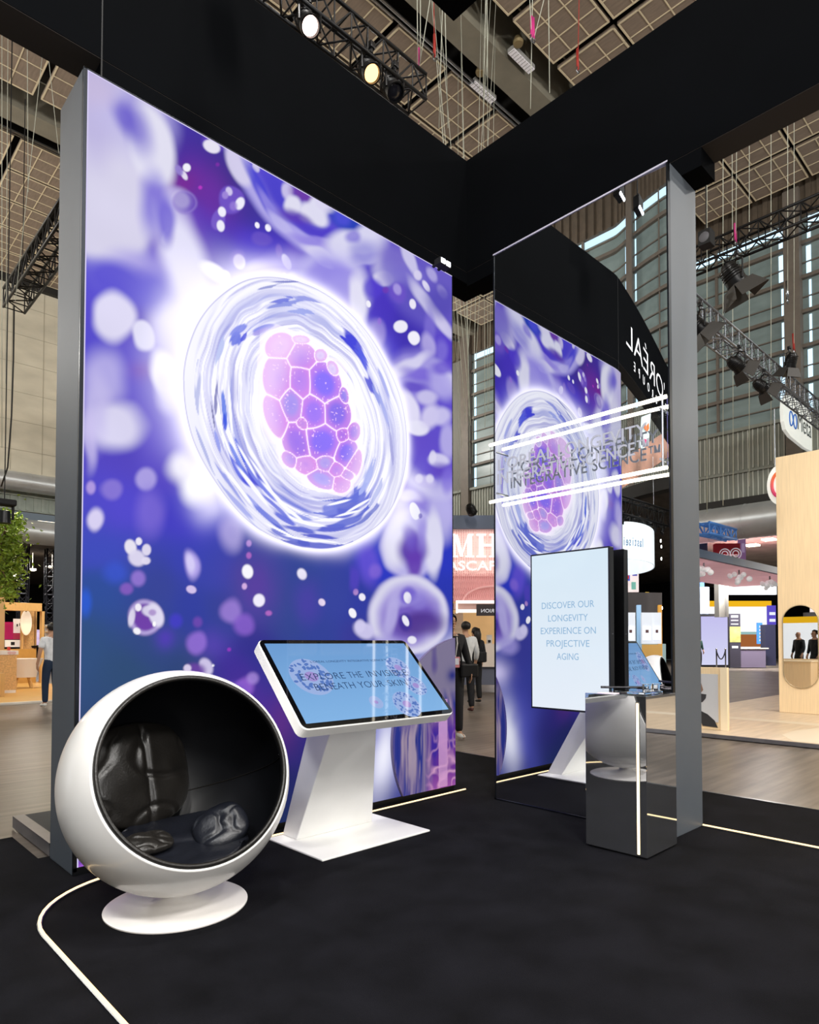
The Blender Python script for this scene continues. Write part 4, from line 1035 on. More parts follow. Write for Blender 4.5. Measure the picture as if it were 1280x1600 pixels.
# ventilation ducts
galv = mat('galvanised_duct', 'c6cacc', .36, .65, .1, 1.5)
def duct(name, a, b_, r, label, seam=1.2):
    a, b_ = Vector(a), Vector(b_); t = thing(name, a, label, 'duct')
    obj('pipe', MB().tube([a, b_], r, 40), galv, t, .8); d = (b_-a); L = d.length; d.normalize(); s = MB()
    k = seam
    while k < L: obj('seam_ring', MB().tube([a+d*(k-.02), a+d*(k+.02)], r+.012, 40), galv, t, .8); k += seam
duct('ventilation_duct', (24.2, -6, 5.55), (24.2, 16.5, 5.55), .60, 'large silver duct under ribbed cladding on the right')
duct('ventilation_duct', (-2, HL-.6, 8.12), (16, HL-.6, 8.12), .40, 'upper slim silver duct below the concrete wall at left', 1.6)
duct('ventilation_duct', (-2, HL-1.2, 5.95), (16, HL-1.2, 5.95), .50, 'lower fat silver duct at left behind the tree', 1.8)

# ---------------------------------------------------------------- trusses, lamps and rigging
tm_ = mat('black_truss', '141416', .45, .5); tg = mat('grey_truss', '6d7178', .35, .8)
def truss(a, b_, w, m, label, step=None, r=.025, loc=None):
    a, b_ = Vector(a), Vector(b_); d = (b_-a).normalized(); s = d.cross(UP).normalized()*w/2; u = s.cross(d).normalized()*w/2
    t = thing('lighting_truss', a, label, 'truss'); L = (b_-a).length; step = step or w
    cs = [s+u, s-u, -s-u, -s+u]
    for c in cs: obj('chord', MB().tube([a+c, b_+c], r, 8), m, t, 1)
    l = MB(); n = max(1, int(round(L/step)))
    for k in range(n):
        p, q = a+d*(L*k/n), a+d*(L*(k+1)/n)
        for i in range(4):
            c0, c1 = cs[i], cs[(i+1) % 4]
            l.tube([p+(c0 if k % 2 else c1), q+(c1 if k % 2 else c0)], r*.5, 5, cap=False)
        for i in range(4): l.tube([p+cs[i], p+cs[(i+1) % 4]], r*.45, 5, cap=False)
    for i in range(4): l.tube([b_+cs[i], b_+cs[(i+1) % 4]], r*.45, 5)
    obj('lacing', l, m, t, 1); return t
def orient(d, up=UP):                              # local +Z to direction d
    d = Vector(d).normalized(); x = Vector(up).cross(d)
    if x.length < 1e-4: x = V(1, 0, 0)
    x.normalize(); y = d.cross(x); return Matrix((x, y, d)).transposed()
def par_lamp(p, d, label, lens, r=.10, L=.26, hang=.28, barn=False, light=None):
    p = Vector(p); M = Matrix.Translation(p) @ orient(d).to_4x4(); t = thing('stage_lamp', p, label, 'stage lamp')
    bm_ = mat('lamp_black', '121214', .35, .3)
    obj('can', MB().lathe([(0, -L), (r*.55, -L), (r*.8, -L*.82), (r*.95, -L*.5), (r, 0), (r*1.08, .0), (r*1.08, .03), (r*.93, .03), (r*.9, -.02), (0, -.03)], n=24).xf(M), bm_, t, .5)
    obj('lens', MB().lathe([(r*.89, .0), (r*.6, .012), (0, .018)], n=24).xf(M), lens, t, 1)
    X = M.to_3x3() @ V(1, 0, 0); top = p+V(0, 0, hang)
    obj('yoke', MB().tube([p+X*(r+.02), p+X*(r+.025)+V(0, 0, hang*.75), top-X*0, p-X*(r+.025)+V(0, 0, hang*.75), p-X*(r+.02)], .012, 6), bm_, t)
    obj('clamp', MB().tube([top, top+V(0, 0, .05)], .02, 8).box(top+V(-.03, -.03, .04), top+V(.03, .03, .10), .006), bm_, t)
    rr = MB()
    for k in range(5): rr.lathe([(r*1.0, -L*(.25+.12*k)), (r*1.05, -L*(.25+.12*k)-.006), (r*1.0, -L*(.25+.12*k)-.012)], n=24)
    obj('cooling_fin', rr.xf(M), bm_, t)
    if barn:
        for a in range(4):
            w = r*1.05
            q = MB().hexa([(-w, w, .03), (w, w, .03), (w, w+.006, .03), (-w, w+.006, .03), (-w*1.4, w*1.8, .03+r*1.5), (w*1.4, w*1.8, .03+r*1.5), (w*1.4, w*1.8+.006, .03+r*1.5), (-w*1.4, w*1.8+.006, .03+r*1.5)])
            obj('barn_door', q.xf(M @ Matrix.Rotation(a*PI/2, 4, 'Z')), mat('barn_door_metal', '3a3836', .5, .4), t)
        pts = [p-Vector(M.to_3x3() @ V(0, 0, 1))*L*.9+V(0, 0, -.02), p+V(.1, .05, -.2), p+V(.16, .1, .0), top+V(.06, .06, .02)]
        obj('cable', MB().tube(pts, .008, 6), black, t)
    if light:
        ld = bpy.data.lights.new('beam', 'SPOT'); ld.energy = light[0]; ld.color = light[1]; ld.spot_size = light[2]; ld.spot_blend = .5; ld.shadow_soft_size = r*.8
        lo = bpy.data.objects.new('beam', ld); C.objects.link(lo); lo.parent = t
        lo.matrix_local = Matrix.Translation(M.to_3x3() @ V(0, 0, .06)) @ orient(-Vector(d)).to_4x4()
    return t
tz = 6.62
pA, pB = onz(470, 0, tz), onz(650, 150, tz)
ty = 4.72
e0 = ony(652, 148, ty)
truss((2.7, ty, e0.z), (e0.x, ty, e0.z), .26, tm_, 'black lighting truss above the left header carrying two lit lamps', .2, .018)
amber = glow('amber_lens', 'ffc078', 3.5); rosy = glow('rosy_lens', 'ffe0d4', 4)
for px, py, lens, lab, li in ((484, 40, rosy, 'lit pinkish white lamp on the truss nearest the top edge', (40, (1, .93, .88), .8)), (580, 114, amber, 'lit amber stage lamp on the truss above light box', (40, (1, .85, .68), .8)), (617, 143, mat('dark_lens', '1c1c22', .1), 'unlit black lamp at the end of truss above light box', None)):
    p = ony(px, py, ty-.12)
    par_lamp(p, (-.05, -.62, -.78), lab, lens, .082, .2, e0.z-p.z-.1, light=li)
# right-hand trusses over the aisle
a_, b2 = onx(1075, 405, 15.), onx(1300, 330, 15.)
truss((15., a_.y+2, (a_.z+b2.z)/2), (15., b2.y-1.5, (a_.z+b2.z)/2), .42, tm_, 'horizontal black truss across the tall windows at right', .4, .03)
z2 = 6.9
c0, c1 = onz(1085, 478, z2), onz(1290, 672, z2)
yy = (c0.y+c1.y)/2
c0, c1 = ony(1080, 478, yy), ony(1300, 672, yy)
truss((c0.x-.6, yy, (c0.z+c1.z)/2), (c1.x+1, yy, (c0.z+c1.z)/2), .34, tg, 'grey truss running diagonally away at the upper right', .33, .02)
dl = mat('dark_lens', '1c1c22')
dpt = (c0-EYEP).dot(vFp)
for px, py, dep, r, d, lab in ((1152, 442, 9.5, .14, (.35, -.35, -.85), 'large black stage lamp with barn doors hanging alone before the windows'),
        (1156, 574, 11., .105, (.75, -.45, -.5), 'stage lamp with barn doors under the grey truss, left of two'),
        (1194, 607, 12.5, .105, (.75, -.45, -.5), 'stage lamp with barn doors under the grey truss, right of two'),
        (1234, 572, 12.4, .105, (.2, .3, -.9), 'black stage lamp clamped above the grey truss at right'),
        (1095, 515, 10., .12, (.5, -.5, -.7), 'stage lamp with barn doors half hidden behind the grey pillar')):
    p = atd(px, py, dep); par_lamp(p, d, lab, dl, r, r*2.2, r*2.6, True)
t = thing('speaker', atd(1102, 374, 13), 'small black loudspeaker hung near the pillar top under windows', 'speaker')
p = atd(1104, 374, 13); obj('cabinet', MB().box(p+V(-.12, -.12, -.15), p+V(.12, .12, .15), .01), black, t); obj('grille', MB().lathe([(.1, 0), (.07, .02), (0, .03)], p+V(-.12, 0, 0), (-1, 0, 0), 20), mat('grille_grey', '55555a', .6), t); obj('hanger', MB().tube([p+V(0, 0, .15), V(p.x, p.y, HC)], .012, 6), black, t)
mt_ = atd(38, 420, 19)
tA, tB = ony(22, 470, 22), ony(92, 362, 15)
truss(tA, V(tA.x, tB.y-2, tA.z), .55, tm_, 'dark truss under the ceiling at the far left edge', .5, .04)
tl_ = [o for o in C.objects if o.name.startswith('lighting_truss')][-1]
for k in (.1, .9): q = tA.lerp(V(tA.x, tB.y-2, tA.z), k); obj('hanger', MB().tube([q, V(q.x, q.y, HC)], .012, 6), black, tl_)
# rigging lines
rope = mat('pale_rope', 'b9bcae', .8); rope_d = mat('dark_cable', '1e1e1e', .7)
pinkm = mat('pink_sling', 'c2307e', .7); redm = mat('red_sling', '9a2a22', .7)
def rig(px0, py0, px1, py1, dep, label, group=None, m=rope, r=.009, hook=False, top=None):
    a = atd(px0, py0, dep); b_ = atd(px1, py1, dep); t = thing('rigging_line', b_, label, 'rigging line', group)
    up_ = (a-b_).normalized(); a = b_+up_*((HC+.01-b_.z)/max(.3, up_.z)) if up_.z > .3 else a
    obj('line', MB().tube([a, (a+b_)/2, b_], r, 6), m, t, 1)
    if hook:
        obj('shackle', MB().tube([b_+V(.04*math.cos(k), 0, .06*math.sin(k)) for k in np.linspace(0, 2*PI, 10)], .014, 6), alu, t, 1)
        obj('sling', MB().tube([b_+V(0, 0, .02), b_+V(.02, .02, .45)], .026, 6), hook, t, 1)
gl = 'thin pale rigging line hanging in gap between light box and mirror'
for k, (x0, y0, x1, y1) in enumerate(((712, 462, 728, 660), (718, 464, 736, 665), (724, 463, 732, 560), (730, 466, 734, 650), (737, 466, 731, 560), (743, 472, 738, 720), (749, 470, 744, 560), (757, 462, 758, 668), (762, 455, 762, 640), (766, 520, 764, 640), (731, 560, 735, 740), (713, 550, 722, 700), (716, 520, 716, 780))):
    rig(x0, y0, x1, y1, 14+.35*k, gl, 'rigging lines in the gap', r=.006)
gt = 'thin pale rigging line under the ceiling between the two headers'
for k, (x0, y0, x1, y1, hk) in enumerate(((652, 0, 653, 110, None), (657, 0, 657, 95, None), (672, 0, 654, 112, pinkm), (678, 0, 679, 90, redm), (695, 0, 700, 200, None), (759, 0, 756, 150, None), (761, 0, 762, 150, None), (690, 60, 686, 200, None), (828, 0, 831, 60, pinkm), (850, 0, 834, 62, pinkm), (831, 60, 829, 170, None), (905, 0, 903, 110, redm), (858, 60, 859, 145, None))):
    rig(x0, y0, x1, y1, 11.5+.12*k, gt, 'rigging lines over the stand', redm if hk is redm else rope, .008, hk)
gr = 'thin pale rigging line hanging before the tall windows at right'
for k, (x0, y0, x1, y1, hk) in enumerate(((1151, 243, 1150, 380, pinkm), (1231, 200, 1231, 470, alu), (1105, 360, 1105, 800, None), (1130, 430, 1130, 790, None), (1145, 470, 1146, 770, None), (1171, 600, 1171, 760, None), (1205, 640, 1205, 720, None), (1241, 480, 1241, 550, redm))):
    rig(x0, y0, x1, y1, 14.2+.2*k, gr, 'rigging lines at right', rope, .007, hk)
gf = 'thin pale rigging line hanging at the far left edge'
for k, (x0, y0, x1, y1) in enumerate(((3, 110, 3, 700), (12, 120, 9, 600), (43, 130, 44, 300), (79, 120, 92, 240), (46, 270, 24, 470))):
    rig(x0, y0, x1, y1, 15+.3*k, gf, 'rigging lines at left', rope, .007)
t = thing('power_cable', atd(22, 480, 21.5), 'dark cable hanging from left truss down the concrete wall', 'cable')
obj('cable', MB().tube([atd(22, 478, 21.5), atd(21, 560, 21.5), atd(18, 650, 21.6), atd(12, 730, 21.8), atd(2, 760, 22)], .025, 6), rope_d, t, 1)
# ---------------------------------------------------------------- people
def skin(name, nodes, edges, root, sub=1):
    me = bpy.data.meshes.new(name); me.from_pydata([n[0] for n in nodes], edges, [])
    o = bpy.data.objects.new(name, me); C.objects.link(o); md = o.modifiers.new('s', 'SKIN'); md.use_smooth_shade = True
    for i, n in enumerate(nodes):
        v = me.skin_vertices[0].data[i]; r = n[1]; v.radius = r if isinstance(r, tuple) else (r, r); v.use_root = i == root
    if sub: s = o.modifiers.new('b', 'SUBSURF'); s.levels = s.render_levels = sub
    dg = bpy.context.evaluated_depsgraph_get(); dg.update(); r = bpy.data.meshes.new_from_object(o.evaluated_get(dg))
    bpy.data.objects.remove(o); bpy.data.meshes.remove(me); r.name = name; return r
SKIN_ = mat('skin', 'b98d72', .5, 0, .05, 9)
def person(loc, rot, label, top, legs, shoes='20202a', hair='17120f', long_sleeve=True, arms=((.0, -.06), (.0, -.06)), long_hair=False, bald=False, step=.0, scale=1, tuck=True, name='person'):
    """figure facing -Y locally; arms = (side, forward) swing of each wrist"""
    loc = Vector(loc); root = thing(name, loc, label, 'person')
    M = Matrix.Translation(loc) @ Matrix.Rotation(rot, 4, 'Z') @ Matrix.Scale(scale, 4)
    N = []; E_ = []
    def n(p, r, par=None): N.append((p, r)); (E_.append((par, len(N)-1)) if par is not None else None); return len(N)-1
    pel = n((0, 0, .96), (.118, .08)); wai = n((0, .0, 1.10), (.105, .075), pel); che = n((0, .01, 1.30), (.15, .105), wai); nb = n((0, .01, 1.44), (.10, .075), che)
    nk = n((0, .0, 1.51), .052, nb); hd0 = n((0, -.02, 1.58), (.062, .075), nk); hd1 = n((0, -.015, 1.66), (.075, .092), hd0); n((0, -.005, 1.725), (.058, .072), hd1)
    sh = []; wr = []
    for s, (sd, fw) in zip((-1, 1), arms):
        a = n((s*.175, .01, 1.41), .058, nb); e = n((s*(.235+sd*.5), .02-fw*.2*-1*0+fw*.25, 1.15), .042, a); w = n((s*(.24+sd), fw, .93+abs(fw)*.45), .028, e)
        sh.append((a, e, w)); h0 = n((s*(.24+sd), fw-.02, .88+abs(fw)*.45), (.020, .034), w)
        bx_, by_, bz_ = s*(.24+sd), fw-.03, .83+abs(fw)*.45
        h1 = n((bx_, by_, bz_), (.016, .036), h0)
        for k in range(4):
            y = by_+.027-.018*k; L = (.055, .07, .075, .062)[3-k]
            f1 = n((bx_-s*.004, y, bz_-.03), .0085, h1); n((bx_-s*.014, y, bz_-.03-L*.5), .008, f1); n((bx_-s*.030, y, bz_-.03-L), .0065, len(N)-1)
        t1 = n((bx_-s*.012, by_-.045, bz_+.015), .010, h0); n((bx_-s*.022, by_-.055, bz_-.025), .008, t1)
    lg = []
    for s in (-1, 1):
        st = step*s
        h = n((s*.09, 0, .90), .088, pel); k = n((s*.10, -.02-st*.4, .50), .058, h); a = n((s*.105, .03-st, .10), .040, k); f = n((s*.115, -.04-st, .045), (.038, .03), a); n((s*.12, -.14-st, .03), (.036, .02), f); lg.append((h, k, a, st))
    me = skin('body', N, E_, 0, 1)
    # brow, nose, chin and ears
    bm = bmesh.new(); bm.from_mesh(me)
    for c, r, s3 in (((0, -.118, 1.625), .014, (1, 1.2, 1.7)), ((0, -.10, 1.588), .020, (1.5, .6, .35)), ((-.078, .0, 1.63), .018, (.45, .9, 1.5)), ((.078, .0, 1.63), .018, (.45, .9, 1.5)), ((0, -.092, 1.555), .024, (1.2, .8, .8))):
        bmesh.ops.create_uvsphere(bm, u_segments=10, v_segments=7, radius=1, matrix=Matrix.Translation(c) @ Matrix.Diagonal((r*s3[0], r*s3[1], r*s3[2], 1)))
    bm.to_mesh(me); bm.free(); me.transform(M); obj('body', me, SKIN_, root, 1)
    eb = MB()
    for s in (-1, 1): eb.ball((s*.03, -.103, 1.645), .009, 1.3, .5, .8, 8); eb.box((s*.03-.016, -.108, 1.662), (s*.03+.016, -.098, 1.667))
    obj('eyes', eb.xf(M), mat('eye_dark', '1a1412', .3), root)
    # top
    T = [((0, 0, .85), (.165, .125)), ((0, .0, 1.10), (.145, .11)), ((0, .01, 1.30), (.168, .122)), ((0, .01, 1.425), (.125, .09)), ((0, .005, 1.475), (.066, .062))]; TE = [(0, 1), (1, 2), (2, 3), (3, 4)]
    for a, e, w in sh:
        pa, pe, pw = (Vector(N[i][0]) for i in (a, e, w)); b0 = len(T)
        if long_sleeve: T += [(tuple(pa), .076), (tuple(pe), .060), (tuple(pw+V(0, 0, .015)), .043)]; TE += [(3, b0), (b0, b0+1), (b0+1, b0+2)]
        else: T += [(tuple(pa), .076), (tuple(pa.lerp(pe, .75)), .068)]; TE += [(3, b0), (b0, b0+1)]
    me = skin('top', T, TE, 2, 1); me.transform(M); obj('top', me, mat('cloth_'+top, top, .8, 0, .12, 9, .2, 30), root, 1)
    B_ = [((0, 0, 1.06), (.138, .10)), ((0, 0, .92), (.150, .112))]; BE = [(0, 1)]
    for h, k, a, st in lg:
        b0 = len(B_); B_ += [(tuple(Vector(N[h][0])+V(0, 0, -.03)), .102), (tuple(N[k][0]), .078), (tuple(Vector(N[a][0])+V(0, -.01, -.02)), .062)]; BE += [(1, b0), (b0, b0+1), (b0+1, b0+2)]
    me = skin('trousers', B_, BE, 0, 1); me.transform(M); obj('trousers', me, mat('cloth_'+legs, legs, .8, 0, .12, 9), root, 1)
    for h, k, a, st in lg:
        x = N[a][0][0]; y = N[a][0][1]
        me = skin('shoe', [((x, y+.03, .055), (.042, .045)), ((x*1.03, y-.07, .045), (.045, .038)), ((x*1.1, y-.17, .032), (.042, .028))], [(0, 1), (1, 2)], 0, 1); me.transform(M); obj('shoe', me, mat('shoe_'+shoes, shoes, .5), root, 1)
    if not bald:
        hb = MB()
        bmesh.ops.create_uvsphere(hb.b, u_segments=20, v_segments=12, radius=1, matrix=Matrix.Translation((0, .012, 1.675)) @ Matrix.Diagonal((.092, .112, .095, 1)))
        bmesh.ops.delete(hb.b, geom=[v for v in hb.b.verts if (v.co.y < -.045 and v.co.z < 1.70) or (v.co.z < 1.60)], context='VERTS')
        if long_hair: hb.tube([(0, .07, 1.72), (0, .10, 1.60), (0, .10, 1.48), (0, .09, 1.36)], [.07, .085, .08, .05], 12)
        for v in hb.b.verts: v.co += noise.noise_vector(v.co*18)*.006
        obj('hair', hb.xf(M), mat('hair_'+hair, hair, .55, 0, .2, 30), root, 1)
    return root, M
p1, M1 = person(onz(704.5, 1153), -.45, 'person in black jacket, white lanyard and white trainers, half behind light box', '1a1b20', '131318', 'e2e0dc', arms=((.0, -.05), (.02, -.10)), step=.07)
def kid(name, mb, m, root, M, **k): return obj(name, mb.xf(M), m, root, **k)
kid('lanyard', MB().tube([(-.07, -.06, 1.46), (-.05, -.13, 1.34), (.02, -.145, 1.14), (.05, -.13, 1.34), (.07, -.06, 1.46)], .008, 6), mat('lanyard_white', 'e8e4e2', .6), p1, M1)
kid('badge', MB().box((-.035, -.155, 1.0), (.075, -.149, 1.15), .002), mat('badge_pink', 'd98a90', .4), p1, M1)
kid('badge_panel', MB().box((-.022, -.158, 1.04), (.062, -.154, 1.13)), mat('badge_white', 'e6e8f2', .4), p1, M1)
t = thing('shoulder_bag', M1 @ V(.2, -.1, .95), 'black shoulder bag carried by person in black jacket', 'bag')
obj('body', MB().box((.10, -.17, .86), (.36, -.02, 1.05), .02).xf(M1), mat('black_nylon', '121216', .5, 0, .1, 10), t)
obj('strap', MB().tube([(.13, -.10, 1.05), (.10, -.12, 1.25), (.13, .0, 1.47), (.2, .13, 1.3), (.32, -.05, 1.05)], .012, 6).xf(M1), MATS['black_nylon'], t)
p2, M2 = person(onz(728, 1112), 2.75, 'person in loose white shirt seen from behind, dark trousers', 'd9dde0', '17171c', '4a2420', arms=((.03, -.10), (.02, -.08)), step=.03)
p3, M3 = person(onz(743, 1098), 2.9, 'woman in black seen from behind with long dark hair', '141418', '131316', '141414', long_hair=True, arms=((.02, -.08), (.04, -.12)), scale=.96)
t = thing('handbag', M3 @ V(.3, 0, 1.0), 'black handbag on the arm of woman in black', 'bag')
bgp = atd(750, 1025, (p3.location-EYEP).dot(vFp)-.1)
obj('body', MB().box(bgp+V(-.10, -.13, -.14), bgp+V(.10, .13, .10), .03), MATS['black_nylon'], t)
obj('handle', MB().tube([bgp+V(0, .1*math.cos(k), .08+.16*math.sin(k)) for k in np.linspace(0, PI, 10)], .010, 6), MATS['black_nylon'], t)
p4, M4 = person(onz(79, 1104), -YAW+PI*.5+2.6, 'person in white t-shirt and navy jeans seen from behind by pillar', 'e4e6ea', '1b2c44', 'dcdad4', long_sleeve=False, arms=((.03, -.03), (.02, -.03)), step=.04)
p5, M5 = person(onz(1092, 1046), -YAW+.4, 'person in dark green top beside the far lit screen', '0f3a34', '14161c')
# ---------------------------------------------------------------- ramp at the left of the light box
rt = thing('ramp', (1.5, 5.0, 0), 'low dark ramp plate with metal edge beside the light box', 'ramp')
rq = [onz(12, 1312, 0), onz(72, 1357, 0)]
ax0, ay0, ay1 = 1.262, 4.62, 5.52
obj('plate', MB().box((ax0+.04, ay0, 0), (2.6, ay1, .078)), mat('ramp_grey', '31353b', .6, 0, .1, 5), rt)
obj('edge_angle', MB().box((ax0, ay0-.005, .070), (ax0+.075, ay1, .082)).box((ax0, ay0-.005, 0), (ax0+.008, ay1, .08)), mat('dull_steel', '77757a', .4, .7, .1, 8), rt)
# ---------------------------------------------------------------- wooden stand at right with big sign
wood = mat('pale_plywood', (236, 211, 172), .5, 0, .07, 4, stretch=(14, 14, .5)); wood2 = mat('light_oak_floor', (214, 194, 168), .35, 0, .12, 2.2, stretch=(.6, 5, 1))
wpan = thing('plywood_wall', (13.8, 3, 0), 'tall pale plywood stand wall at the right edge with oval mirror', 'stand wall')
wx = 13.6
yL, zT = onx(1212, 715, wx).y, onx(1212, 715, wx).z
obj('panel', MB().box((wx, -.8, .047), (wx+.5, yL, zT), .006), wood, wpan)
mc = [onx(1227, 1010, wx), onx(1277, 1010, wx)]; mzt, mzb = onx(1252, 946, wx).z, onx(1252, 1075, wx).z
mw_ = mc[0].y-mc[1].y+.05; yc = (mc[0].y+mc[1].y)/2
om = thing('oval_mirror', (wx-.03, yc, mzb), 'pill-shaped wall mirror on the pale plywood wall', 'mirror')
pp = rrect(mw_, mzt-mzb, mw_/2-.004, 16)
obj('glass', MB().prism(pp, (wx-.004, yc+mw_/2, mzb), XM, UP, (-.02, 0, 0)), mat('mirror', 'e6e8ea'), om, False)
obj('edge', MB().tube([V(wx-.014, yc+mw_/2-a, mzb+b_) for a, b_ in pp], .012, 6, True), mat('mirror_edge', 'b9a98c', .3, .5), om)
fx = 9.62; fy = onz(1137, 1102).y
sf = thing('stand_platform', (12, 2, 0), 'low pale oak platform under the plywood stand', 'platform')
obj('boards', MB().box((fx+.02, -3, 0), (24, fy, .045)), wood2, sf); obj('edge_strip', MB().box((fx-.02, -3, 0), (fx+.03, fy, .05)), mat('dull_steel', '77757a'), sf)
obj('pale_inlay', MB().box((11.8, -3, .0451), (12.15, fy, .0462)), mat('pale_inlay', 'e2d5c0', .4), sf)
pts = [(onz(x, y, .046).x, onz(x, y, .046).y) for x, y in ((1222, 1148), (1240, 1142), (1290, 1136), (1290, 1162), (1240, 1158))]
obj('pale_inlay', MB().prism(pts[::-1], (0, 0, .0452), (1, 0, 0), (0, 1, 0), (0, 0, .001)), MATS['pale_inlay'], sf)
cx_, cy0, cy1 = 10.15, onx(1137, 1100, 10.15).y, 5.3; cz1 = onx(1137, 1043.5, 10.15).z
cn = thing('poster_board', (10.2, 4.6, .046), 'pale wooden board with framed black and white portrait poster behind pillar', 'board')
obj('body', MB().box((cx_, cy0, .046), (cx_+.07, cy1, cz1), .006), wood, cn)
rc_ = thing('reception_counter', (10.65, 4.8, .046), 'pale wooden reception counter hidden behind the poster board, seen in oval mirror', 'counter')
obj('body', MB().box((10.4, 4.36, .046), (10.9, 5.3, .92), .006), wood, rc_); obj('worktop', MB().box((10.38, 4.34, .92), (10.92, 5.32, .95), .004), mat('cream_wood', 'f0dfc0', .5), rc_)
obj('corner_post', MB().box((cx_-.035, cy0-.01, .046), (cx_, cy0+.09, cz1+.004)), mat('cream_wood', 'f0dfc0', .5), cn)
ps = obj('poster', MB().box((cx_-.012, cy0+.13, .16), (cx_, cy1-.2, cz1-.10)), mat('poster_grey', 'c4c6cc', .5), cn)
def onp(x, y): q = onx(x, y, cx_-.013); return (-(q.y), q.z)
for poly, c in (([(1090, 1112), (1098, 1134), (1122, 1137), (1117, 1126), (1106, 1116), (1096, 1111)], '2a2a2e'), ([(1090, 1083), (1104, 1085), (1103, 1091), (1098, 1097), (1090, 1099)], '34343a'), ([(1090, 1064), (1096, 1068), (1099, 1078), (1095, 1083), (1090, 1082)], '8a6a5a')):
    obj('portrait_shape', MB().prism([onp(*q) for q in poly], (cx_-.0125, 0, 0), XM, UP, (-.002, 0, 0)), mat('print_'+c, c, .6), ps)
# signs hung at right
hs = mat('sign_white', 'ecf1ec', .4, 0, emit=.35)
my_ = ony(1225, 650, 6.6); sp = [ony(x, y, 6.6) for x, y in ((1226, 655), (1273, 690))]
def ons(x, y): q = ony(x, y, 6.6); return q
q = [ons(x, y) for x, y in ((1236, 618), (1275, 706))]
poly = [(1224, 640), (1225, 625), (1231, 616.5), (1240, 618), (1262, 637), (1270, 648), (1274, 663), (1275.5, 688), (1273, 700), (1268, 705), (1258, 700), (1236, 682), (1228, 671), (1225, 658)]
mt = thing('hanging_sign', ons(1250, 662), 'white rounded hanging sign reading Meta at the right edge', 'sign')
obj('panel', MB().prism([(ons(*p).x, ons(*p).z) for p in poly], (0, 6.6, 0), XL, UP, (0, .10, 0)), hs, mt)
A, B_ = ons(1246, 667), ons(1268, 683)
zb = onz
def meta_text():
    l, r = ons(1246.5, 669), ons(1267.5, 685); zc = (l.z+r.z)/2
    return text('Meta', .42*(r.x-l.x), (l.x, 6.597, zc-.02), XL, UP, r.x-l.x, 'LEFT', .01, -.01)
obj('lettering', meta_text(), mat('sign_text', '3f4648', .5), mt)
l0 = ons(1239, 655); w_ = (ons(1244.5, 655).x-ons(1233.5, 655).x)/2
loop = [V(l0.x+w_*math.sin(k)*1.0*(1), 6.59, l0.z-.02+w_*.95*math.sin(k)*math.cos(k)*1.25+ .0) for k in np.linspace(0, 2*PI, 40, endpoint=False)]
loop = [V(l0.x+w_*math.cos(k), 6.59, l0.z-.03+(w_*1.1*math.sin(k)*(abs(math.cos(k))**.6))*(1 if math.cos(k) > 0 else -1)) for k in np.linspace(0, 2*PI, 40, endpoint=False)]
obj('logo', MB().tube(loop, .022, 6, True), mat('sign_blue', '3f7ad8', .5), mt, 1)
for x, y0, y1 in ((1240, 600, 620), (1261, 618, 640)): obj('drop_wire', MB().tube([ons(x, y0), ons(x, y1)], .012, 6), alu, mt)
gs = thing('hanging_sign', onx(1215, 757, 15.), 'white oval sign with orange and pink G behind plywood wall', 'sign')
gc_ = onx(1219, 757, 15.); gw = gc_.y-onx(1240, 757, 15.).y; gh = (onx(1219, 726, 15.).z-onx(1219, 789, 15.).z)/2
el = lambda a, b_, n=40: [(a*math.cos(2*PI*k/n), b_*math.sin(2*PI*k/n)) for k in range(n)]
obj('panel', MB().prism(el(gw, gh), gc_, XM, UP, (.08, 0, 0)), hs, gs)
GM = mat('orange_to_pink', 'e8632a', .5, emit=.2); ntg = GM.node_tree; bg = ntg.nodes['Principled BSDF']
tcg = ntg.nodes['Texture Coordinate']; sxg = ntg.nodes.new('ShaderNodeSeparateXYZ'); rg = ntg.nodes.new('ShaderNodeValToRGB'); ntg.links.new(tcg.outputs['Generated'], sxg.inputs[0]); ntg.links.new(sxg.outputs['Z'], rg.inputs[0])
rg.color_ramp.elements[0].color = lin('d8247c')+[1]; rg.color_ramp.elements[1].color = lin('f07a2a')+[1]; ntg.links.new(rg.outputs[0], bg.inputs['Base Color']); ntg.links.new(rg.outputs[0], bg.inputs['Emission Color'])
obj('letter', MB().tube([gc_+V(-.03, -gw*.58*math.cos(k), gh*.60*math.sin(k)) for k in np.linspace(.5, 2*PI-.2, 30)]+[gc_+V(-.03, -gw*.15, -gh*.1)], gw*.13, 8), GM, gs, 1)
obj('drop_wire', MB().tube([gc_+V(.04, .1, gh), gc_+V(.04, .1, gh+1.2)], .012, 6), alu, gs)
# ---------------------------------------------------------------- stand with the pink canopy far right
navy_f = mat('slate_blue_fascia', '35506e', .5); pinkc = mat('pink_canopy', 'dca6ae', .6, 0, .06, 2, emit=.3)  # canopy's own glow replaces light on the soffit
k0, k1 = ony(1060, 860, 9.), ony(1230, 894, 9.)
zl, zh = (ony(1095, 874, 9.).z+ony(1212, 893, 9.).z)/2, (ony(1095, 860, 9.).z+ony(1212, 884, 9.).z)/2
pk = thing('canopy', ((k0.x+k1.x)/2, 11, zl), 'pink ribbed canopy with slate blue fascia beyond the plywood stand', 'canopy')
obj('fascia', MB().box((k0.x-1, 9., zl), (k1.x+4, 9.12, zh)), navy_f, pk)
obj('soffit', MB().box((k0.x-1, 9.12, zl-.02), (k1.x+4, 12.6, zl+.05)), pinkc, pk)
bubm = mat('bubble_glass', 'f2f4f6', .05, 0, emit=.25, spec=.8)
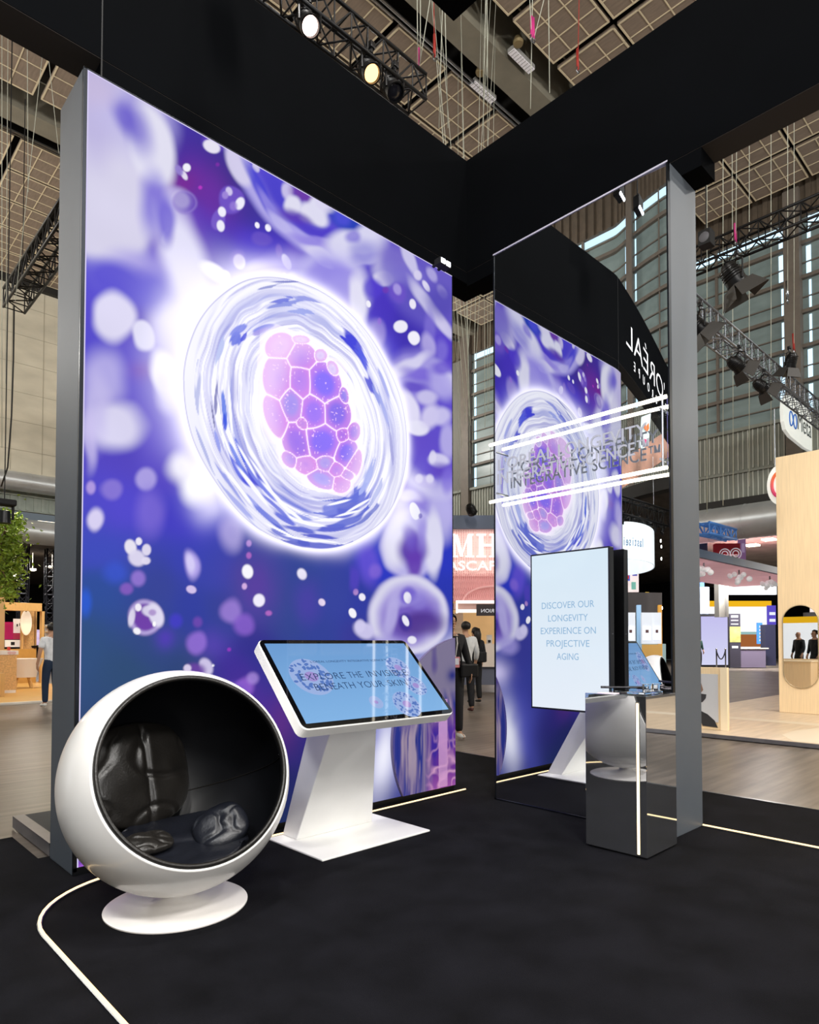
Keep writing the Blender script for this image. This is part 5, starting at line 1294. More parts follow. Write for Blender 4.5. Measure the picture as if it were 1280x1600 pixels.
for i, (px, py, lab) in enumerate(((1100, 888, 'cluster of glass bubble lamps under the pink canopy by the pillar'), (1155, 898, 'cluster of glass bubble lamps under middle of the pink canopy'), (1203, 905, 'cluster of glass bubble lamps under right end of the pink canopy'))):
    c = ony(px, py, 9.5); c.z = min(c.z, zl-.36); t = thing('bubble_lamp', c, lab, 'lamp')
    rs = random.Random(i)
    for k in range(11):
        q = c+V(rs.uniform(-.42, .42), rs.uniform(-.3, .3), rs.uniform(-.15, .17)); obj('globe', MB().ball(q, rs.uniform(.08, .12), n=14), bubm, t, 1)
    obj('stem', MB().tube([c+V(0, 0, .1), V(c.x, c.y, zl-.02)], .03, 8), alu, t)
def block(name, x0, y0, x1, y1, dep, th, m, label, cat, parts=(), kid_=None):
    """a free-standing panel facing the viewer, given by its outline in the picture at a known distance"""
    A = atd(x0, y1, dep); B = atd(x1, y0, dep); t = thing(name, A, label, cat)
    w = abs((B-A).dot(vR)); h = (B-A).dot(vUp)
    obj('panel', MB().fbox(V(A.x, A.y, A.z), vR*w, vF*th, V(0, 0, h)), m, t)
    for (nm, a0, b0, a1, b1, mm, dd) in parts:
        P = V(A.x, A.y, A.z)+vR*w*a0+V(0, 0, h*b0)-vF*dd
        obj(nm, MB().fbox(P, vR*w*(a1-a0), vF*(dd-.001), V(0, 0, h*(b1-b0))), mm, t)
    return t, A, w, h
scr_l = screen_mat('lilac_screen', 'c4c0ee', 'd4d6f4', 1.0, 'Z', .2)
blk = mat('stand_black', '121218', .5); aub = mat('aubergine', '5b5368', .6); wt = glow('lit_white', 'fbfbff', 1.5); txt = mat('tiny_white_text', 'd8d8e0', .5, emit=.4)
block('video_wall', 1094, 959, 1141, 1044, 34.5, .3, blk, 'black framed lilac video wall behind the rope barrier', 'screen', (('screen', .05, .06, .93, .95, scr_l, .02),))
block('sign_tower', 1141, 959, 1158, 1043, 34.8, .4, mat('dark_sign', '2c2a36', .5), 'dark sign tower with white lines beside the lilac video wall', 'sign', tuple(('text_line', .15, b_, .8, b_+.012, txt, .01) for b_ in (.955, .93, .87, .80))+(('picture', 0, .47, 1, .76, mat('olive_picture', '8a8a52', .5, 0, .4, 3, emit=.35), .012), ('emblem', .2, .36, .75, .40, txt, .01)))
block('counter', 1157, 1014, 1197, 1043, 34.9, .9, aub, 'aubergine counter to the right of the dark sign tower', 'counter', (('worktop', -.0, 1.0, 1.1, 1.06, mat('pale_top', 'd8c8b0', .4), .05),))
block('partition', 1197, 976, 1213, 1040, 35.2, .5, mat('dark_navy_panel', '1a1c34', .5), 'dark navy partition beside the plywood wall edge', 'partition')
sky_m = mat('colour_backdrop', 'e8eef0', .4, emit=.9); 
t, A, w, h = block('picture_wall', 1095, 943, 1206, 1012, 40., .3, glow('backdrop_lit', 'f2f4f4', 1.2), 'bright picture wall with yellow band and coloured landscape', 'wall panel', (('band', 0, .93, 1, 1.06, glow('yellow_band', 'f2b820', 1.0), .05), ('landscape', .55, .02, .94, .30, glow('landscape_brown', 'b06a3a', .8), .04), ('landscape', .55, .30, .9, .36, glow('landscape_teal', '9cc4c4', .9), .04)))
block('banner', 1184, 973, 1192, 1006, 38., .1, mat('blue_banner', '2f6fc0', .5, emit=.5), 'upright blue banner with white lettering before the picture wall', 'banner', tuple(('letter', .35, .12+.16*k, .68, .22+.16*k, glow('white_letter_lit', 'f0f4ff', 1), .02) for k in range(5)))
block('partition', 1200, 946, 1213, 976, 37., .1, glow('violet_panel', '6a5ad8', .8), 'violet lit panel by the plywood wall edge', 'panel', (('letter', .2, .5, .9, .65, glow('white_letter_lit', 'f0f4ff', 1), .02), ('letter', .2, .15, .9, .3, glow('white_letter_lit', 'f0f4ff', 1), .02)))
t, A, w, h = block('lit_sign', 1139, 909, 1214, 929, 36., .2, wt, 'long glowing white sign with grey serif letters under canopy', 'sign')
sgt = text('HIZ', .32, A+vR*(w*.66)+V(0, 0, h*.10)-vF*.012, vR, UP, None, 'CENTER', .006, -.02, 1.1); obj('lettering', sgt, mat('sign_grey', '8a8a90', .5), t)
block('pillar', 1124, 909, 1139, 964, 33., .5, mat('pillar_grey', 'a2a29c', .5, .2), 'grey metal pillar under the pink canopy', 'pillar', (('bright_edge', .62, 0, .78, 1, mat('steel_bright', 'c2c4c2', .3, .6), .02),))
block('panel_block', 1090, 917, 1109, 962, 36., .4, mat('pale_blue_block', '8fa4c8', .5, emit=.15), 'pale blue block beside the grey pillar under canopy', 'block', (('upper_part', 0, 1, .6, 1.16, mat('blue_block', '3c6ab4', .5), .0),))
# rope barrier
pa, pb = atd(1120, 1043, 33.5), atd(1134, 1043, 33.5); rbt = thing('rope_barrier', pa, 'two chrome posts joined by dark rope before lilac video wall', 'barrier')
for p in (pa, pb):
    obj('post', MB().tube([V(p.x, p.y, 0), V(p.x, p.y, .98)], .035, 10), chrome, rbt); obj('post_base', MB().lathe([(0, 0), (.17, 0), (.17, .02), (.04, .05), (0, .05)], (p.x, p.y, 0), n=20), chrome, rbt); obj('finial', MB().ball((p.x, p.y, 1.01), .05, n=10), chrome, rbt)
obj('rope', MB().tube([V(pa.x+(pb.x-pa.x)*k, pa.y+(pb.y-pa.y)*k, .93-.42*(1-(2*k-1)**2)) for k in np.linspace(0, 1, 14)], .03, 8), mat('dark_rope', '22242c', .8), rbt)
# things under the low ceiling at right
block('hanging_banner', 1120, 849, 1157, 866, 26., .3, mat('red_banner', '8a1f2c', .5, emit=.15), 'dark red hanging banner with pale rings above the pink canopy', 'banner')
for k, (px, py) in enumerate(((1133, 866), (1150, 865))): 
    p = atd(px, py, 25.9); tag(obj('ring_emblem', MB().tube([p+vR*.21*math.cos(a)+UP*.21*math.sin(a) for a in np.linspace(0, 2*PI, 24, endpoint=False)], .02, 6, True).tube([p+vR*.12*math.cos(a)+UP*.12*math.sin(a) for a in np.linspace(0, 2*PI, 20, endpoint=False)], .02, 6, True), txt, [o for o in C.objects if o.name.startswith('hanging_banner')][0]))
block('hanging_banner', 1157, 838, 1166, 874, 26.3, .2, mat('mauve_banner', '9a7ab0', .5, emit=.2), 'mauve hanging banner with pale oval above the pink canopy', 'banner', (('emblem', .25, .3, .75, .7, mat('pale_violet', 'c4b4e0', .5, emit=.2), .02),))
block('partition', 1090, 832, 1106, 868, 27., .3, mat('deep_blue_panel', '26365c', .5), 'deep blue hanging panel beside the grey pillar edge', 'panel')
bt = mat('blue_lit_truss', '3c6aa8', .4, .4, emit=.25)  # blue lighting put into the truss colour and a faint glow
truss(atd(1100, 826, 18.5), atd(1142, 836, 20.5), .3, bt, 'blue lit truss below the silver duct at right', .5, .05)
for k, (px, py, lab) in enumerate(((1161, 832, 'glowing oblong lamp under the low ceiling nearest the duct'), (1176, 852, 'small glowing lamp under low ceiling, left of two'), (1202, 843, 'small glowing lamp under low ceiling, right of two'))):
    p = atd(px, py, 29); tag(obj('ceiling_lamp', MB().box(p+V(-.25, -.25, -.04), p+V(.25, .25, .04), .02), glow('lamp_white', 'fff0d8', 4)), lab, 'ceiling light')
# ---------------------------------------------------------------- pink stand seen through the gap
D0 = 17.5
gp = atd(740, 1004, D0)
def gpt(px, py, dd=0): 
    q = atd(px, py, D0-dd); return q
pf = thing('pink_stand', V(gp.x, gp.y, 0), 'pink perforated stand front with white capitals seen through gap', 'exhibition stand')
def gbox(mb, x0, y0, x1, y1, dd, th, ex=True):
    A, B = gpt(x0, y1, dd), gpt(x1, y0, dd); z0, z1 = A.z, B.z
    mb.fbox(V(A.x, A.y, z0), vR*(B-A).dot(vR), vF*th, V(0, 0, z1-z0)); return mb
obj('fascia', gbox(MB(), 660, 805, 820, 826, .1, .6), mat('slate_fascia', '4a5468', .5), pf)
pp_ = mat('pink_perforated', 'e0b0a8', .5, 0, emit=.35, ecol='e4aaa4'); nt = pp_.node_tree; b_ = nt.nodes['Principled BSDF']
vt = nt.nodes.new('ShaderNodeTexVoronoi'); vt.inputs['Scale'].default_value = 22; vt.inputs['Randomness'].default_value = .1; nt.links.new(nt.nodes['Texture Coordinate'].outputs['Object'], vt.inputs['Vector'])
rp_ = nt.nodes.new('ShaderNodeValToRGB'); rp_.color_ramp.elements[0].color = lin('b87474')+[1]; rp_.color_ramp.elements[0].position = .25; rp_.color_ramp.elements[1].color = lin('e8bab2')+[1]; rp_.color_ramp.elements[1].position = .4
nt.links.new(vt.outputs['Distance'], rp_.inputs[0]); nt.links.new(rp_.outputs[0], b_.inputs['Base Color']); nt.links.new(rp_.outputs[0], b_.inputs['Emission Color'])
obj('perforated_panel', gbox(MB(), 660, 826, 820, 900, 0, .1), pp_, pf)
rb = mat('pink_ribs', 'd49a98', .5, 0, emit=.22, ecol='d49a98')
wv = gbox(MB(), 660, 895, 820, 940, -.06, .1)
for k in range(34):
    x = 690+3.0*k; wv.tube([gpt(x+2.2*math.sin((y-895)*.22)+.12*(y-895), y, .04) for y in np.linspace(896, 939, 9)], .012, 5)
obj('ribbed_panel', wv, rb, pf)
lw = glow('lit_capitals', 'fff6f2', 1.6)
lt_ = MB()
def serif(mb, x0, x1, y0, y1): gbox(mb, x0, y0, x1, y1, .12, .06)
# M
for a, b2_ in ((709, 712.2), (731, 737.5)): serif(lt_, a, b2_, 836, 868)
for a, b2_ in ((706, 716), (728, 741)): serif(lt_, a, b2_, 868, 870.5)
for a, b2_ in ((706, 711), (732, 740)): serif(lt_, a, b2_, 834, 836.5)
for (xa, xb, s) in ((710, 721, 5.5), (731.5, 721, 2.4)):
    A = [gpt(xa, 835, .12), gpt(xa+s, 835, .12), gpt(xb+s*.6, 869, .12), gpt(xb-s*.4, 869, .12)]; lt_.hexa(A+[q+vF*.06 for q in A])
for a, b2_ in ((749, 756), (769, 776)): serif(lt_, a, b2_, 834, 870)
for a, b2_ in ((745, 760), (765, 780)): serif(lt_, a, b2_, 834, 836.5); serif(lt_, a, b2_, 868, 870.5)
serif(lt_, 756, 769, 850, 853)
obj('lettering', lt_, lw, pf)
q = gpt(738, 891, .12); obj('lettering', text('LASCAPE', (gpt(738, 877, .12)-q).z, q, vR, UP, (gpt(792, 891, .12)-gpt(690, 891, .12)).dot(vR), 'CENTER', .05, .006), lw, pf)
obj('arch_trim', MB().tube([gpt(772-48*math.cos(k), 940-24*math.sin(k), .1) for k in np.linspace(0, PI/2, 14)], .03, 6), rb, pf)
fl = glow('portal_glow', 'fff4e8', 1.5)
obj('portal_light', gbox(gbox(gbox(MB(), 713, 938, 800, 942.5, .3, .12), 713, 938, 715.5, 958, .3, .12), 713, 952, 745, 957, .5, .12), fl, pf)
obj('portal_beam', gbox(MB(), 709, 942.5, 800, 952, .2, .3), mat('portal_pink', 'b59088', .5), pf)
obj('dark_sign', gbox(MB(), 745, 944, 800, 962, .6, .1), mat('brown_black', '2a2024', .5), pf)
q = gpt(768, 957, .62); obj('lettering', text('XTRION', .09, q, -vR, UP, (gpt(784, 957, .62)-gpt(752, 957, .62)).dot(vR), 'CENTER', .004), txt, pf)
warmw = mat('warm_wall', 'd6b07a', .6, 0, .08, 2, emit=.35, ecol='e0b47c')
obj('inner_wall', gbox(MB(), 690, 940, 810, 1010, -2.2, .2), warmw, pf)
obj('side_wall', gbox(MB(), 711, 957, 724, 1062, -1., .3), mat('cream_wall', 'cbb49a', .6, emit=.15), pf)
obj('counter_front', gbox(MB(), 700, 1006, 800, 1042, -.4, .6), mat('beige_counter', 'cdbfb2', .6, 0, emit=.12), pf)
obj('counter_base', gbox(MB(), 700, 1042, 800, 1070, -.5, .6), mat('slate_base', '5b5e6e', .6), pf)
t = thing('coffee_machine', gpt(765, 1006, -.6), 'small white machine on the counter of pink stand', 'machine')
obj('body', gbox(MB(), 762, 992, 769, 1006, -.6, .3), mat('machine_white', 'd8d4d0', .4), t); obj('spout', gbox(MB(), 763, 1000, 767, 1004, -.55, .1), black, t)
par_lamp(atd(738, 800, 17), (.6, .2, -.4), 'small lamp with white lens on the pink stand roof', glow('cool_led', 'f4f6ff', 5), .12, .25, .0)
# ---------------------------------------------------------------- wooden stand at far left
YL_ = 24.
def lp(px, py, y=YL_): return ony(px, py, y)
def lbox(mb, x0, y0, x1, y1, y, th, floor=False):
    A, B = lp(x0, y1, y), lp(x1, y0, y); mb.box((A.x, y, 0.03 if floor else A.z), (B.x, y+th, B.z)); return mb
pine = mat('pine_frame', 'd8ac6c', .5, 0, .08, 4, stretch=(8, 8, 1)); osb = mat('chipboard', 'd9ad74', .7, 0, .2, 24)
lf = thing('timber_stand', lp(35, 1060), 'pine framed stand at the far left with lit displays inside', 'exhibition stand')
lm = MB(); lbox(lm, -40, 943, 70, 952, YL_, .25); lbox(lm, 64, 943, 70, 1063, YL_, .25, True); lbox(lm, 33, 948, 37, 1050, YL_+.6, .2, True); obj('frame', lm, pine, lf)
obj('back_panel', lbox(MB(), 36, 952, 54, 1052, YL_+.9, .1, True), osb, lf)
obj('rear_post', lbox(MB(), 54, 950, 58, 1056, YL_+.9, .2, True), pine, lf)
dk_ = thing('stand_deck', onz(20, 1090), 'honey coloured deck with white edge under the timber stand', 'platform')
obj('deck', MB().box((-3, onz(20, 1100).y, -.01), (lp(70, 1060).x, YL_+6, .03)), mat('honey_deck', 'd8a860', .45, 0, .1, 2, stretch=(1, 8, 1)), dk_)
obj('deck_edge', MB().box((-3, onz(20, 1100).y-.05, -.01), (lp(70, 1060).x, onz(20, 1100).y+.12, .034)), mat('white_edge', 'e8e0d4', .5), dk_)
obj('back_bench', lbox(MB(), 2, 1014, 56, 1048, YL_+.3, .5, True), mat('honey_bench', 'c8984c', .5, 0, .1, 4), lf)
hp = thing('pendant_ornament', lp(41, 958, YL_+.4), 'long white surfboard-shaped ornament hanging in timber stand', 'ornament')
obj('board', MB().ball(lp(41, 973, YL_+.5), 1, .17, .05, .42, 20), mat('warm_white_glow', 'f4e6d0', .4, emit=.5), hp, 1)
obj('hook', MB().tube([lp(40, 952, YL_+.5), lp(41, 959, YL_+.5)], .03, 6), black, hp)
def lpan(x0, y0, x1, y1, y, m, label, cat='panel', name='poster_sheet', parts=()):
    t = thing(name, lp(x0, y1, y), label, cat); obj('board', lbox(MB(), x0, y0, x1, y1, y, .06), m, t)
    for nm, a0, b0, a1, b1, mm in parts: obj(nm, lbox(MB(), a0, b0, a1, b1, y-.01, .01), mm, t)
    return t
lpan(6, 972, 21, 999, 25.2, mat('magenta_board', 'b4105e', .5, emit=.25), 'magenta board inside the timber stand at left')
lpan(21, 967, 34, 989, 25.3, mat('white_board', 'ece8e2', .5, emit=.45), 'white board with black drawing inside timber stand', parts=(('drawing', 26, 975, 28, 979, black), ('drawing', 30, 973.5, 31, 978, black)))
lpan(20, 989, 33, 999, 25.35, mat('raspberry_board', 'b83a5c', .5, emit=.2), 'raspberry strip board under the white board at left')
lpan(8, 1000, 33, 1011, 25.0, mat('white_shelf', 'e4e2de', .5, emit=.3), 'white shelf box under the coloured boards at left', 'shelf', 'shelf_unit', (('dark_recess', 17, 1003, 23, 1008, black),))
lpan(53, 984, 63, 1010, 25.4, mat('violet_poster', 'cfc4ea', .5, 0, .5, 6, emit=.55, ecol='c9b8ee'), 'bright violet and white poster by the timber post', 'poster', 'poster')
lpan(-6, 968, 5, 1003, 25.3, mat('white_board', 'ece8e2'), 'white board at the very left edge of the timber stand')
c0_ = onz(25.5, 1084); ck = thing('chipboard_counter', c0_, 'chipboard counter with white plinth and top at left edge', 'counter')
yc_ = c0_.y; xr = c0_.x
obj('body', MB().box((xr-3, yc_, .03), (xr, yc_+.9, ony(25, 1023, yc_).z)), osb, ck)
obj('top', MB().box((xr-3, yc_-.03, ony(25, 1023, yc_).z), (xr+.03, yc_+.95, ony(25, 1016.5, yc_).z)), mat('white_top', 'e6e0da', .4), ck)
obj('plinth', MB().box((xr-3, yc_-.03, .03), (xr-.02, yc_, ony(25, 1078, yc_).z)), MATS['white_top'], ck)
for k in (15.5, 21.5): obj('emblem', MB().ball(ony(k, 1020, yc_-.035), .06, 1, .1, .7, 10), mat('emblem_pink', 'd8b0b0', .5), ck)
tag(obj('red_box', MB().box(ony(13, 1016.5, yc_+.3), ony(15.5, 1010.5, yc_+.35)+V(0, .08, 0)), mat('red_pack', 'c8302a', .4)), 'small red pack standing on the chipboard counter', 'box')
sc_ = thing('shell_chair', onz(36, 1063, .03), 'white tapered shell chair with pine legs in timber stand', 'chair')
b0_ = ony(36, 1058, 21.6)
mb = MB(); tp, bt_ = ony(36, 1029, 21.6).z, ony(36, 1058, 21.6).z
mb.lathe([(.0, bt_), (.34, bt_), (.40, (tp+bt_)/2), (.52, tp), (.49, tp), (.36, (tp+bt_)/2), (.30, bt_+.1), (0, bt_+.1)], (b0_.x, 21.6, 0), n=28); obj('shell', mb, mat('white_shell', 'e4dfda', .4), sc_, .8)
for a in range(4): obj('leg', MB().tube([(b0_.x+.2*math.cos(a*PI/2+.7), 21.6+.2*math.sin(a*PI/2+.7), bt_), (b0_.x+.32*math.cos(a*PI/2+.7), 21.6+.32*math.sin(a*PI/2+.7), .03)], .025, 8), pine, sc_)
st = thing('bar_stool', onz(58, 1056, 0), 'black and pine bar stool by the timber stand post', 'stool')
s0 = ony(58.5, 1012, 25.); obj('seat', MB().lathe([(0, .0), (.22, 0), (.24, .06), (0, .09)], s0, n=20), black, st)
for a in range(4): obj('leg', MB().tube([s0+V(.15*math.cos(a*PI/2+.5), .15*math.sin(a*PI/2+.5), 0), V(s0.x+.28*math.cos(a*PI/2+.5), s0.y+.28*math.sin(a*PI/2+.5), .03)], .02, 6), pine, st)
ws = lp(66, 1000, 31.)
ap = thing('product_shelf', lp(72, 1040, 28.), 'pale shelf with small goods between timber post and pillar', 'shelf'); lbox_ = lbox(MB(), 71, 976, 84, 1000, 28., .1); obj('back', lbox_, mat('pale_shelf', 'c8c0b8', .6, emit=.1), ap)
for k in range(3): obj('shelf_board', lbox(MB(), 71, 979+8*k, 84, 980+8*k, 27.7, .3), pine, ap)
p6_, _m = person(onz(76, 1050), -YAW+2.4, 'person in dark clothes standing beyond the timber stand post', '17171c', '17171c')
# tree
trn = thing('tree', ony(-22, 1070, 19.), 'leafy green tree reaching in at the left edge', 'tree')
bark = mat('bark', '5a4430', .9, 0, .2, 8); leafm = mat('leaf_green', '77902c', .5, 0, .35, 3); 
tb0 = ony(-22, 1060, 19.); tb0.z = .04; ttop = ony(-14, 860, 19.)
tk = MB().tube([tb0, tb0.lerp(ttop, .5)+V(.1, 0, 0), ttop], [.14, .11, .08], 10); rs = random.Random(5); leaf = MB()
for px, py, r in ((2, 818, .40), (14, 822, .28), (24, 812, .16), (30, 818, .10), (6, 840, .42), (16, 838, .22), (2, 862, .42), (14, 868, .34), (20, 884, .20), (4, 888, .42), (14, 900, .30), (10, 918, .26), (16, 925, .14), (4, 905, .3), (22, 858, .12), (-10, 830, .6), (-14, 880, .7), (-8, 920, .4)):
    c = ony(px, py, 19.+rs.uniform(-.4, .4)); tk.tube([ttop.lerp(tb0, rs.uniform(0, .25)), ttop.lerp(c, .6)+V(0, 0, .12), c], [.035, .02, .006], 5)
    for k in range(int(520*r)):
        p = c+V(rs.gauss(0, 1), rs.gauss(0, 1), rs.gauss(0, 1))*r*.55; d = V(rs.uniform(-1, 1), rs.uniform(-1, 1), rs.uniform(-1, .3)).normalized(); s = d.cross(V(rs.random(), rs.random(), rs.random())).normalized()*.028; L = rs.uniform(.09, .15)
        u = d.cross(s).normalized()*.012
        vs = [leaf.b.verts.new(x) for x in (p, p+d*L*.5+s+u, p+d*L, p+d*L*.5-s+u, p+d*L*.5)]
        leaf.b.faces.new((vs[0], vs[1], vs[4])); leaf.b.faces.new((vs[1], vs[2], vs[4])); leaf.b.faces.new((vs[2], vs[3], vs[4])); leaf.b.faces.new((vs[3], vs[0], vs[4]))
obj('trunk', tk, bark, trn, 1); obj('foliage', leaf, leafm, trn, False)
pb_ = thing('planter', V(tb0.x, tb0.y, 0), 'pine planter box under the tree at left edge', 'planter'); A = ony(8, 938, 18.6)
obj('box', MB().box((tb0.x-.5, 18.5, .03), (A.x, 19.5, .6)), pine, pb_)
tag(obj('pine_panel', MB().box((A.x-2, 21.3, .03), (ony(8, 935, 21.3).x, 21.4, ony(8, 916, 21.3).z)), mat('pine_panel', 'e0b884', .5)), 'plain pine panel behind tree at the left edge', 'panel')
mh = thing('moving_head_lamp', ony(8, 790, 17.), 'black moving-head lamp hanging upside down above the tree', 'stage lamp'); p = ony(7, 786, 17.)
obj('hanger', MB().tube([p+V(0, 0, .08), V(p.x, p.y, HC)], .012, 6), black, mh); obj('base', MB().box(p+V(-.22, -.15, -.06), p+V(.22, .15, .08), .03), black, mh); obj('yoke', MB().box(p+V(-.19, -.06, -.36), p+V(-.15, .06, -.04), .01).box(p+V(.15, -.06, -.36), p+V(.19, .06, -.04), .01), black, mh); obj('head', MB().tube([p+V(0, 0, -.18), p+V(0, 0, -.46)], [.12, .14], 16), mat('lamp_black', '121214'), mh)
for x, lab in ((35.5, 'vertical dark truss tower far left behind the tree'), (78, 'vertical dark truss tower beside light box pillar at left')):
    p = ony(x, 940, 38.); truss((p.x, p.y, 0), (p.x, p.y+.001, LOW), .42, mat('dark_truss', '3a3a44', .5, .4), lab, .5, .04)
for k, (x0, y0, x1, y1, y, lab) in enumerate(((59, 813, 95, 816.5, 36., 'glowing strip lamp between the two ducts at left'), (74, 883.5, 92, 886, 40., 'glowing strip lamp under the lower duct at left'), (48, 888, 57, 890.5, 40., 'round glowing lamp under lower duct, right of two'), (19, 896, 27, 899, 40., 'round glowing lamp under lower duct, left of two'))):
    a, b_ = ony(x0, (y0+y1)/2, y), ony(x1, (y0+y1)/2, y); tag(obj('strip_lamp', MB().box((a.x, y, a.z-.06), (b_.x, y+.4, a.z+.05), .02).box(((a.x+b_.x)/2-.01, y+.19, a.z), ((a.x+b_.x)/2+.01, y+.21, LOW-.004)), glow('lamp_white', 'fff0d8', 4)), lab, 'ceiling light')
# ---------------------------------------------------------------- things that only the mirrors show
def mpt(px, py, dep):
    """point seen in the tall mirror: follow the sight line to the curled sheet and on"""
    d = ray(px, py); t = MX/d.x; h = EYEP+d*t; n = V(-1, -2*MIRROR_CURL*max(0, 2.45-h.y), 0).normalized()
    return h+(d-n*2*d.dot(n))*(dep-t)
# round hanging sign
rc = mpt(968, 862, 17.); rr_ = (mpt(1027, 862, 17)-mpt(968, 862, 17)).length*.9
z1, z0 = mpt(1000, 836, 17).z, mpt(1000, 888, 17).z
rsn = thing('round_sign', rc, 'round white hanging sign with blue lettering, seen in tall mirror', 'sign')
obj('drum', MB().lathe([(rr_, z0), (rr_, z1), (rr_-.06, z1), (rr_-.06, z0)], (rc.x, rc.y, 0), n=64, closed=True), mat('drum_white', 'e8f0f4', .5, emit=.75), rsn, .8)
mirr_eye = mirrored(EYEP); cdir = (mirr_eye-rc); cdir.z = 0; a0_ = math.atan2(cdir.y, cdir.x)
for k, chh in enumerate('lastiseigiae db'):
    a = a0_-.2+ (k-6)*.075
    P = V(rc.x+(rr_+.01)*math.cos(a), rc.y+(rr_+.01)*math.sin(a), (z0+z1)/2-.12)
    if chh != ' ': obj('letter', text(chh, .2, P, V(-math.sin(a), math.cos(a), 0), UP, None, 'CENTER', .01), mat('letter_blue', '6f9cc4', .5), rsn)
for a in (0, 2.1, 4.2): obj('drop_wire', MB().tube([V(rc.x+rr_*math.cos(a), rc.y+rr_*math.sin(a), z1), V(rc.x+rr_*math.cos(a), rc.y+rr_*math.sin(a), z1+2)], .012, 6), alu, rsn)
def mblock(name, x0, y0, x1, y1, dep, th, m, label, cat, parts=()):
    """panel given by its place in the mirror image; faces the mirror"""
    A = mpt(x0, y1, dep); B = mpt(x1, y0, dep); t = thing(name, A, label, cat)
    R_ = mpt(x1, y1, dep)-A; R_.z = 0; R_.normalize(); F_ = R_.cross(UP); F_ = F_ if F_.dot(A-EYEP) > 0 else -F_
    w = (B-A).dot(R_); h = B.z-A.z
    obj('panel', MB().fbox(A, R_*w, F_*th, V(0, 0, h)), m, t)
    for (nm, a0, b0, a1, b1, mm, dd) in parts: obj(nm, MB().fbox(A+R_*w*a0+V(0, 0, h*b0)-F_*dd, R_*w*(a1-a0), F_*(dd-.001), V(0, 0, h*(b1-b0))), mm, t)
    return t
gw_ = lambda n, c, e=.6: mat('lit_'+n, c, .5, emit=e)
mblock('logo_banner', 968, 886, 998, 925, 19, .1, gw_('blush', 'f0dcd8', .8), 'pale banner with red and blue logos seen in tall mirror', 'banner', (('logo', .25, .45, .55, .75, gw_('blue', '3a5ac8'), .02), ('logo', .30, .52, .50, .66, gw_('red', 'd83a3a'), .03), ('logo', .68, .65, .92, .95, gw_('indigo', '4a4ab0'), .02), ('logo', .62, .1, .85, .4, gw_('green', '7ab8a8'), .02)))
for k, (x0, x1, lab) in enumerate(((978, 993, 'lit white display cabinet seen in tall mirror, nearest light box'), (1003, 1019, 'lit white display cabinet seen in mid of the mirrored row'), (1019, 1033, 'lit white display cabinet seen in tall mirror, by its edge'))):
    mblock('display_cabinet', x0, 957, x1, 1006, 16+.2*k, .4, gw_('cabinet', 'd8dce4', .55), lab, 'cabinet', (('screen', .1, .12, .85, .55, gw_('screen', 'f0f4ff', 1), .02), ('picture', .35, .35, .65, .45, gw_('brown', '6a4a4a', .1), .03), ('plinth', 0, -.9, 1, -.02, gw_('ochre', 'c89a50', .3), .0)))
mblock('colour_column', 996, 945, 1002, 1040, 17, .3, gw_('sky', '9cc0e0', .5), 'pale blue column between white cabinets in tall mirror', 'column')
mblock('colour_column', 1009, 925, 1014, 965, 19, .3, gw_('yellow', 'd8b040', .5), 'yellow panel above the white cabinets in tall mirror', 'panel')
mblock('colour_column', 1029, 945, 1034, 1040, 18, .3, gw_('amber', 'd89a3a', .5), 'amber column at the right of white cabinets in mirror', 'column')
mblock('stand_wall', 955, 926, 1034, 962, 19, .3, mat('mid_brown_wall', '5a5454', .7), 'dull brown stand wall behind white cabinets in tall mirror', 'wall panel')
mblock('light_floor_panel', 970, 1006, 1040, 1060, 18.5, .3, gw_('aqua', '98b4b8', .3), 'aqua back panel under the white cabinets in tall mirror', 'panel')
for k, (px, py) in enumerate(((1032, 845), (1033, 873), (1034, 950), (1014, 840), (1033, 854))):
    p = mpt(px, py, 18+k*.3); tag(obj('point_lamp', MB().ball(p, .045, n=10), glow('point_white', 'fff6e6', 12)), 'bright point lamp in the dark hall seen in tall mirror', 'lamp', 'point lamps seen in the mirror')
mp0, mp1 = mpt(960, 790, 15), mpt(1040, 812, 17); truss(mp0, mp1, .4, tm_, 'black truss carrying lamps seen in the tall mirror', .4, .03)
for k in range(6):
    p = mp0.lerp(mp1, .1+.16*k)+V(0, 0, -.35); par_lamp(p, (rs.uniform(-.4, .4), .3, -.8), 'black stage lamp on truss seen in the tall mirror', dl, .10, .25, .2).__setitem__('group', 'stage lamps on the mirrored truss')
ar = [mpt(950+9*k, 778-6.2*k+.0*k*k, 18) for k in range(13)]
mb = MB()
for a, b_ in zip(ar, ar[1:]): mb.hexa([a, b_, b_+V(-.1, .1, 0), a+V(-.1, .1, 0), a+V(0, 0, .75), b_+V(0, 0, .75), b_+V(-.1, .1, .75), a+V(-.1, .1, .75)])
tag(obj('curved_banner', mb, mat('peach_banner', 'c8947c', .5, 0, .6, 1.6, emit=.12, ecol='d0a090')), 'long curved peach picture banner hung high in tall mirror', 'banner')
hb_ = thing('hanging_banner', mpt(1015, 670, 9), 'translucent white hanging banner with orange and magenta shapes in mirror', 'banner')
R_ = V(-vR.x, vR.y, 0); A = mpt(1000, 702, 9); w = .27; h_ = .50
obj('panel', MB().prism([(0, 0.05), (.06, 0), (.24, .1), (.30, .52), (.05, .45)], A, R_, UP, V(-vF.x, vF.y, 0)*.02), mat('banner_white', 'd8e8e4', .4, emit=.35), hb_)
obj('shape', MB().prism([(.10, .30), (.17, .26), (.16, .36)], A-V(-vF.x, vF.y, 0)*.01, R_, UP, V(-vF.x, vF.y, 0)*.005), gw_('orange', 'e0702a'), hb_)
